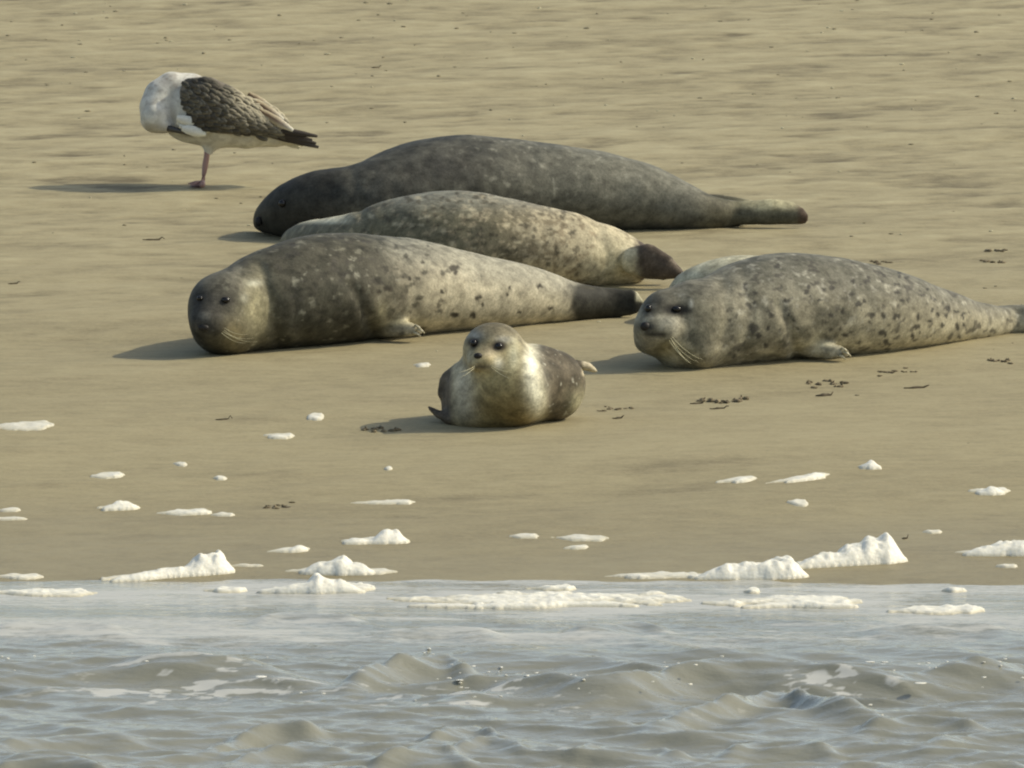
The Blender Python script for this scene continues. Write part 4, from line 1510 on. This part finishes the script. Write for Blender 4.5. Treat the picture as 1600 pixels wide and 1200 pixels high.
FOAM = [
    (-30, 82, 674, 13, [], 'broad flat foam streak at the left edge, farthest up the sand', 4),
    (408, 460, 681, 9, [(436, 8, 14)], 'small foam streak on bare sand below and left of the pup', 0),
    (478, 506, 655, 8, [(491, 6, 10)], 'tiny oval foam fleck left of the pup\'s outstretched flipper', 0),
    (644, 672, 576, 7, [(658, 5, 10)], 'tiny oval foam fleck between the pup and the black spotted grey seal', 0),
    (138, 192, 746, 9, [(182, 7, 9)], 'faint thin foam streak above the rounded foam lump at the left', 2),
    (148, 206, 794, 10, [(184, 14, 16), (200, 13, 11)], 'short foam streak ending in a rounded lump at its right end, at the left', 3),
    (242, 330, 803, 10, [(305, 9, 12), (322, 9, 8)], 'long ragged foam streak just right of the rounded lump at the left', 4),
    (328, 366, 806, 6, [], 'small flat foam sliver touching the right end of the ragged streak', 0),
    (-20, 44, 812, 5, [], 'thin flat foam sliver, lower of the two at the left edge', 0),
    (-10, 32, 798, 6, [], 'short flat foam sliver, upper of the two at the left edge', 0),
    (332, 354, 749, 5, [(344, 5, 6)], 'tiny foam dot above the long ragged foam streak', 0),
    (268, 292, 725, 6, [], 'very faint small foam wisp on bare sand at the left, alone', -3),
    (150, 362, 903, 12, [(222, 10, 30), (270, 13, 36), (312, 26, 22), (340, 34, 20)], 'long foam bank rising to a high rounded hump at the left of the waterline', 16),
    (415, 482, 865, 7, [(468, 10, 11)], 'slim foam dash with a bright bead at its right end, above the foam mounds', 5),
    (358, 412, 887, 4, [], 'faint thin foam line between the long foam bank and the twin mounds', 0),
    (440, 620, 898, 9, [(510, 20, 22), (535, 27, 24), (565, 14, 18)], 'grey white foam mound, the rear one of two mounds at the waterline', 0),
    (530, 636, 850, 9, [(560, 11, 14), (602, 17, 16), (624, 18, 13)], 'beaded foam streak ending in two round lumps, in front of the pup', 3),
    (545, 648, 785, 7, [(632, 6, 10)], 'thin broken foam streak on bare sand straight below the pup\'s shadow', 2),
    (598, 612, 734, 5, [(605, 5, 5)], 'single white foam speck on bare sand below the pup', 0),
    (795, 844, 841, 6, [], 'short flat foam dash left of a longer dash, in the middle of the lower sand', 0),
    (860, 950, 845, 8, [(915, 5, 20)], 'long flat foam dash in the middle of the lower sand', -2),
    (880, 920, 858, 5, [], 'little foam sliver just under the long flat dash', 2),
    (942, 1104, 905, 8, [(1000, 8, 16), (1088, 8, 12)], 'thin foam line along the waterline left of the big rounded foam mound', 0),
    (1100, 1255, 905, 16, [(1140, 20, 30), (1180, 26, 32), (1202, 34, 18), (1234, 36, 20)], 'big rounded foam mound right at the waterline', 2),
    (1240, 1408, 884, 14, [(1290, 18, 24), (1325, 26, 24), (1362, 38, 24), (1388, 52, 22)], 'tallest foam heap with a peaked right end above the waterline', 10),
    (1116, 1184, 757, 8, [(1162, 8, 14)], 'short foam streak at the left of a pair on the right hand sand', 6),
    (1194, 1296, 757, 8, [(1240, 5, 14), (1276, 10, 16)], 'long slanting foam streak at the right of a pair on the right hand sand', 12),
    (1336, 1376, 738, 7, [(1364, 15, 10)], 'small bright foam knob on the right hand sand, farthest up the slope', 0),
    (1512, 1580, 774, 9, [(1552, 13, 16)], 'low foam tuft on bare sand near the right edge', 2),
    (1490, 1640, 869, 11, [(1535, 14, 18), (1560, 22, 18), (1594, 28, 20), (1625, 24, 18)], 'bumpy foam bank cut by the right edge of the picture', 2),
    (1230, 1264, 792, 7, [], 'small flat foam oval below the slanting streak', -2),
    (1442, 1472, 834, 6, [], 'small pale foam oval right of the tallest foam heap', 0),
    (1556, 1590, 890, 4, [], 'faint foam thread under the bumpy foam bank at the right', 0),
    (-20, 66, 905, 7, [(35, 6, 16)], 'thin foam line at the waterline in the left corner of the sand', 0),
]
for i, (a, b, yb, th, lu, lab, ti) in enumerate(FOAM):
    foam(a, b, yb, th, lu, lab, ti, i)

WFOAM = [
    (420, 585, 926, 11, [(460, 26, 34), (492, 54, 36), (530, 30, 34)], 'big soft foam mound standing in the swash at the left of centre', 0),
    (590, 1080, 950, 20, [(700, 9, 50), (790, 16, 50), (862, 21, 40), (950, 14, 50)], 'widest foam raft floating in the swash in the middle', 0),
    (735, 758, 951, 5, [(746, 12, 7)], 'tiny bright bead of foam on the water below the widest raft', 0),
    (1090, 1348, 951, 15, [(1200, 12, 34), (1270, 16, 34), (1325, 14, 22)], 'thick foam raft in the swash below the big rounded mound', 0),
    (1162, 1188, 927, 5, [(1175, 6, 9)], 'little foam blob between the big mound and the thick raft', 0),
    (1385, 1540, 962, 12, [(1500, 6, 30)], 'thin stepped foam raft near the right edge of the swash', 0),
    (1472, 1512, 926, 5, [(1498, 5, 8)], 'small foam fleck at the right end of the swash line', 0),
    (-30, 150, 932, 9, [(90, 5, 14), (112, 7, 8)], 'flat foam raft in the swash at the left edge', 0),
    (316, 384, 926, 6, [], 'small thin foam raft between the left edge and the soft mound', 0),
    (820, 900, 922, 6, [], 'small foam wisp above the widest raft', 0),
]
for i, (a, b, yb, th, lu, lab, ti) in enumerate(WFOAM):
    foam(a, b, yb, th, lu, lab, ti, 60 + i, True, 0.008, 0.5, 'foam_raft')


# churned flecks, foam and stand-ins for sun glints: nobody could count them
def crest_flecks():
    r = np.random.default_rng(17)
    bag = Bag()
    zones = [(40, 560, 1014, 1085, 46), (1060, 1620, 1012, 1072, 120), (560, 900, 1050, 1100, 30), (940, 1240, 1055, 1100, 18), (100, 560, 1070, 1105, 14), (1120, 1260, 1185, 1200, 7), (400, 1600, 1105, 1200, 14)]
    lines = [(CRESTS[0][0], 70), (CRESTS[1][0], 26), (CRESTS[2][0], 170), (CRESTS[3][0], 16)]
    for pts, n in lines:
        P_ = np.array(pts, float)
        for _ in range(n):
            px = r.uniform(P_[0, 0], P_[-1, 0])
            if vn2(np.array([px / 90.0]), np.array([3.0]), 77)[0] < 0.33:
                continue
            py = np.interp(px, P_[:, 0], P_[:, 1]) + 4 + abs(r.normal()) * 22
            p = hit_level(px, py, 0.04)
            for _k in range(3):
                z = float(water_height(np.array([p[0]]), np.array([p[1]]))[0])
                p = hit_level(px, py, z)
            big = r.random() < 0.12
            rx = r.uniform(0.003, 0.008) * (2.4 if big else 1)
            rz = rx * r.uniform(0.2, 0.4) * (0.3 if big else 1)
            V, F = uv_ball(np.array([p[0], p[1], z + rz * 0.05]), rx, rx * r.uniform(0.6, 1.2), rz, (np.array([1, 0.15 * r.normal(), 0.0]), np.array([0, 1, 0.0]), np.array([0, 0, 1.0])), 8, 5)
            V = V + r.normal(0, rz * 0.12, V.shape)
            bag.add(V, F)
    o = bag.obj('foam_glint_flecks', M_FOAM)
    at = o.data.attributes.new('thick', 'FLOAT', 'POINT')
    at.data.foreach_set('value', np.ones(len(o.data.vertices), np.float32))
    tag(o, 'scattered white flecks of foam and imitated sun glint on the breaking wave crests', 'foam', None, 'stuff')


crest_flecks()


# ------------------------------------------------------------------ weed scraps, clods and a twig on the sand
def scrap(px, py, wpx, label, n=7, hpx=6, seed=0, name='seaweed_scrap', cat='seaweed', grp='dark scraps of seaweed on the sand'):
    r = np.random.default_rng(seed)
    bag = Bag()
    c0 = hit(px, py)
    s = FPX / ((c0 - CAM) @ FW)
    if n <= 4:                                  # one flat crooked scrap
        ln = wpx / s
        P, Rr = [], []
        for t in np.linspace(-0.5, 0.5, 9):
            xx, yy = c0[0] + t * ln, c0[1] + 0.12 * ln * math.sin(t * 5 + r.uniform(-0.3, 0.3))
            P.append((xx, yy, float(sand_z(xx, yy)) + 0.002 + (0.012 if t > 0.3 else 0.0) * r.random()))
            Rr.append(max(0.0015, 0.5 * hpx / s * (1 - abs(2 * t) ** 2.5) * r.uniform(0.6, 1.1)))
        V, F = tube_mesh(P, Rr, 7)
        bag.add(V, F, np.array([0.085, 0.068, 0.045]))
    for i in range(n if n > 4 else 0):
        f = (i + 0.5) / n - 0.5
        q = hit(px + f * wpx + r.normal() * wpx * 0.06, py + r.normal() * 2.2)
        k = r.uniform(0.7, 1.5)
        for _k in range(2):                     # ragged crumbs
            rx = r.uniform(0.004, 0.012) * (1.4 if r.random() < 0.25 else 1.0)
            rz = min(rx, 0.5 * hpx / s) * r.uniform(0.5, 1.0)
            cx_, cy_ = q[0] + r.normal() * 0.006, q[1] + r.normal() * 0.006
            V, F = uv_ball(np.array([cx_, cy_, float(sand_z(cx_, cy_)) + rz * 0.3]), rx, rx * r.uniform(0.5, 1), rz, (np.array([1, 0, 0.]), np.array([0, 1, 0.]), np.array([0, 0, 1.])), 8, 5)
            V = V + r.normal(0, 0.0016, V.shape)
            bag.add(V, F, np.array([0.15, 0.122, 0.075]) * k)
        if r.random() < 0.25 and hpx > 4:       # an upright sprig
            a = r.normal() * 0.5
            h = r.uniform(0.6, 1.1) * hpx / s
            P = [np.array([q[0], q[1], float(sand_z(q[0], q[1]))]) + np.array([math.sin(a) * h * t, 0.0, h * t]) for t in (0, 0.4, 0.8, 1.0)]
            V, F = tube_mesh(P, [0.004, 0.0035, 0.0025, 0.001], 5)
            bag.add(V, F, np.array([0.09, 0.072, 0.045]) * k)
    o = bag.obj(name, M_WEED, None, c0)
    return tag(o, label, cat, grp, 'stuff' if n > 4 else None)


SCRAPS = [
    (240, 375, 34, 'flat dark scrap lying on open sand left of the large dark seal\'s nose', 4, 4),
    (588, 102, 16, 'tiny dark scrap on the far sand right of the gull', 3, 3),
    (22, 444, 18, 'small dark scrap near the left edge of the sand', 3, 3),
    (1556, 390, 34, 'dark scrap with a raised curl behind the spotted seal, upper of two', 5, 5),
    (1552, 406, 40, 'dark scrap behind the spotted seal, lower of two', 5, 5),
    (1375, 407, 40, 'thin dark scrap line just behind the spotted seal\'s back', 5, 3),
    (1292, 597, 70, 'long row of dark crumbs below the spotted seal\'s flipper', 10, 6),
    (1288, 617, 28, 'compact dark scrap under the long row of crumbs', 4, 7),
    (1395, 581, 64, 'faint row of dark crumbs below the spotted seal\'s belly', 9, 3),
    (1432, 603, 40, 'pair of small dark crumbs right of the compact scrap', 4, 5),
    (1568, 565, 44, 'dark crumbs at the right edge below the spotted seal\'s tail', 6, 5),
    (1130, 626, 70, 'widest cluster of dark scraps with an upright sprig, right of the pup', 11, 9),
    (1124, 638, 30, 'low dark scrap just under the cluster with the upright sprig', 4, 4),
    (1090, 628, 24, 'small dark scrap at the left of the cluster with the upright sprig', 3, 4),
    (958, 636, 50, 'thin dark scrap line beside the pup\'s rump', 6, 3),
    (966, 653, 18, 'tiny brown crumb below the thin line beside the pup', 3, 4),
    (596, 668, 60, 'dark crumbs on the edge of the pup\'s shadow', 7, 7),
    (350, 656, 26, 'faint dark crumbs above the small foam streak at the left', 3, 3),
    (436, 789, 44, 'thin dark scrap line right of the ragged foam streak', 6, 3),
    (1414, 842, 10, 'tiny dark speck touching the tallest foam heap', 2, 4),
]
for i, (a, b, wd, lab, n, hp) in enumerate(SCRAPS):
    scrap(a, b, wd, lab, n, hp, 700 + i)


def crumbs():
    """sand clods and shell grit, thicker towards the back"""
    r = np.random.default_rng(31)
    bag = Bag()
    ex = (np.array([1, 0, 0.]), np.array([0, 1, 0.]), np.array([0, 0, 1.]))
    for i in range(260):
        y = 1.0 + 16.5 * r.beta(2.6, 1.1)
        x = r.uniform(-2.4, 2.4)
        rx = r.uniform(0.002, 0.006) * (0.6 + 0.8 * y / 17)
        V, F = uv_ball(np.array([x, y, float(sand_z(x, y)) + rx * 0.2]), rx * r.uniform(1, 2.2), rx, rx * 0.6, ex, 6, 4)
        V = V + r.normal(0, rx * 0.12, V.shape)
        pale = r.random() < 0.35
        bag.add(V, F, (0.40, 0.37, 0.25) if pale else (0.2, 0.175, 0.11))
    o = bag.obj('sand_clods', M_WEED)
    tag(o, 'loose clods and shell grit strewn over the sand', 'grit', None, 'stuff')


crumbs()
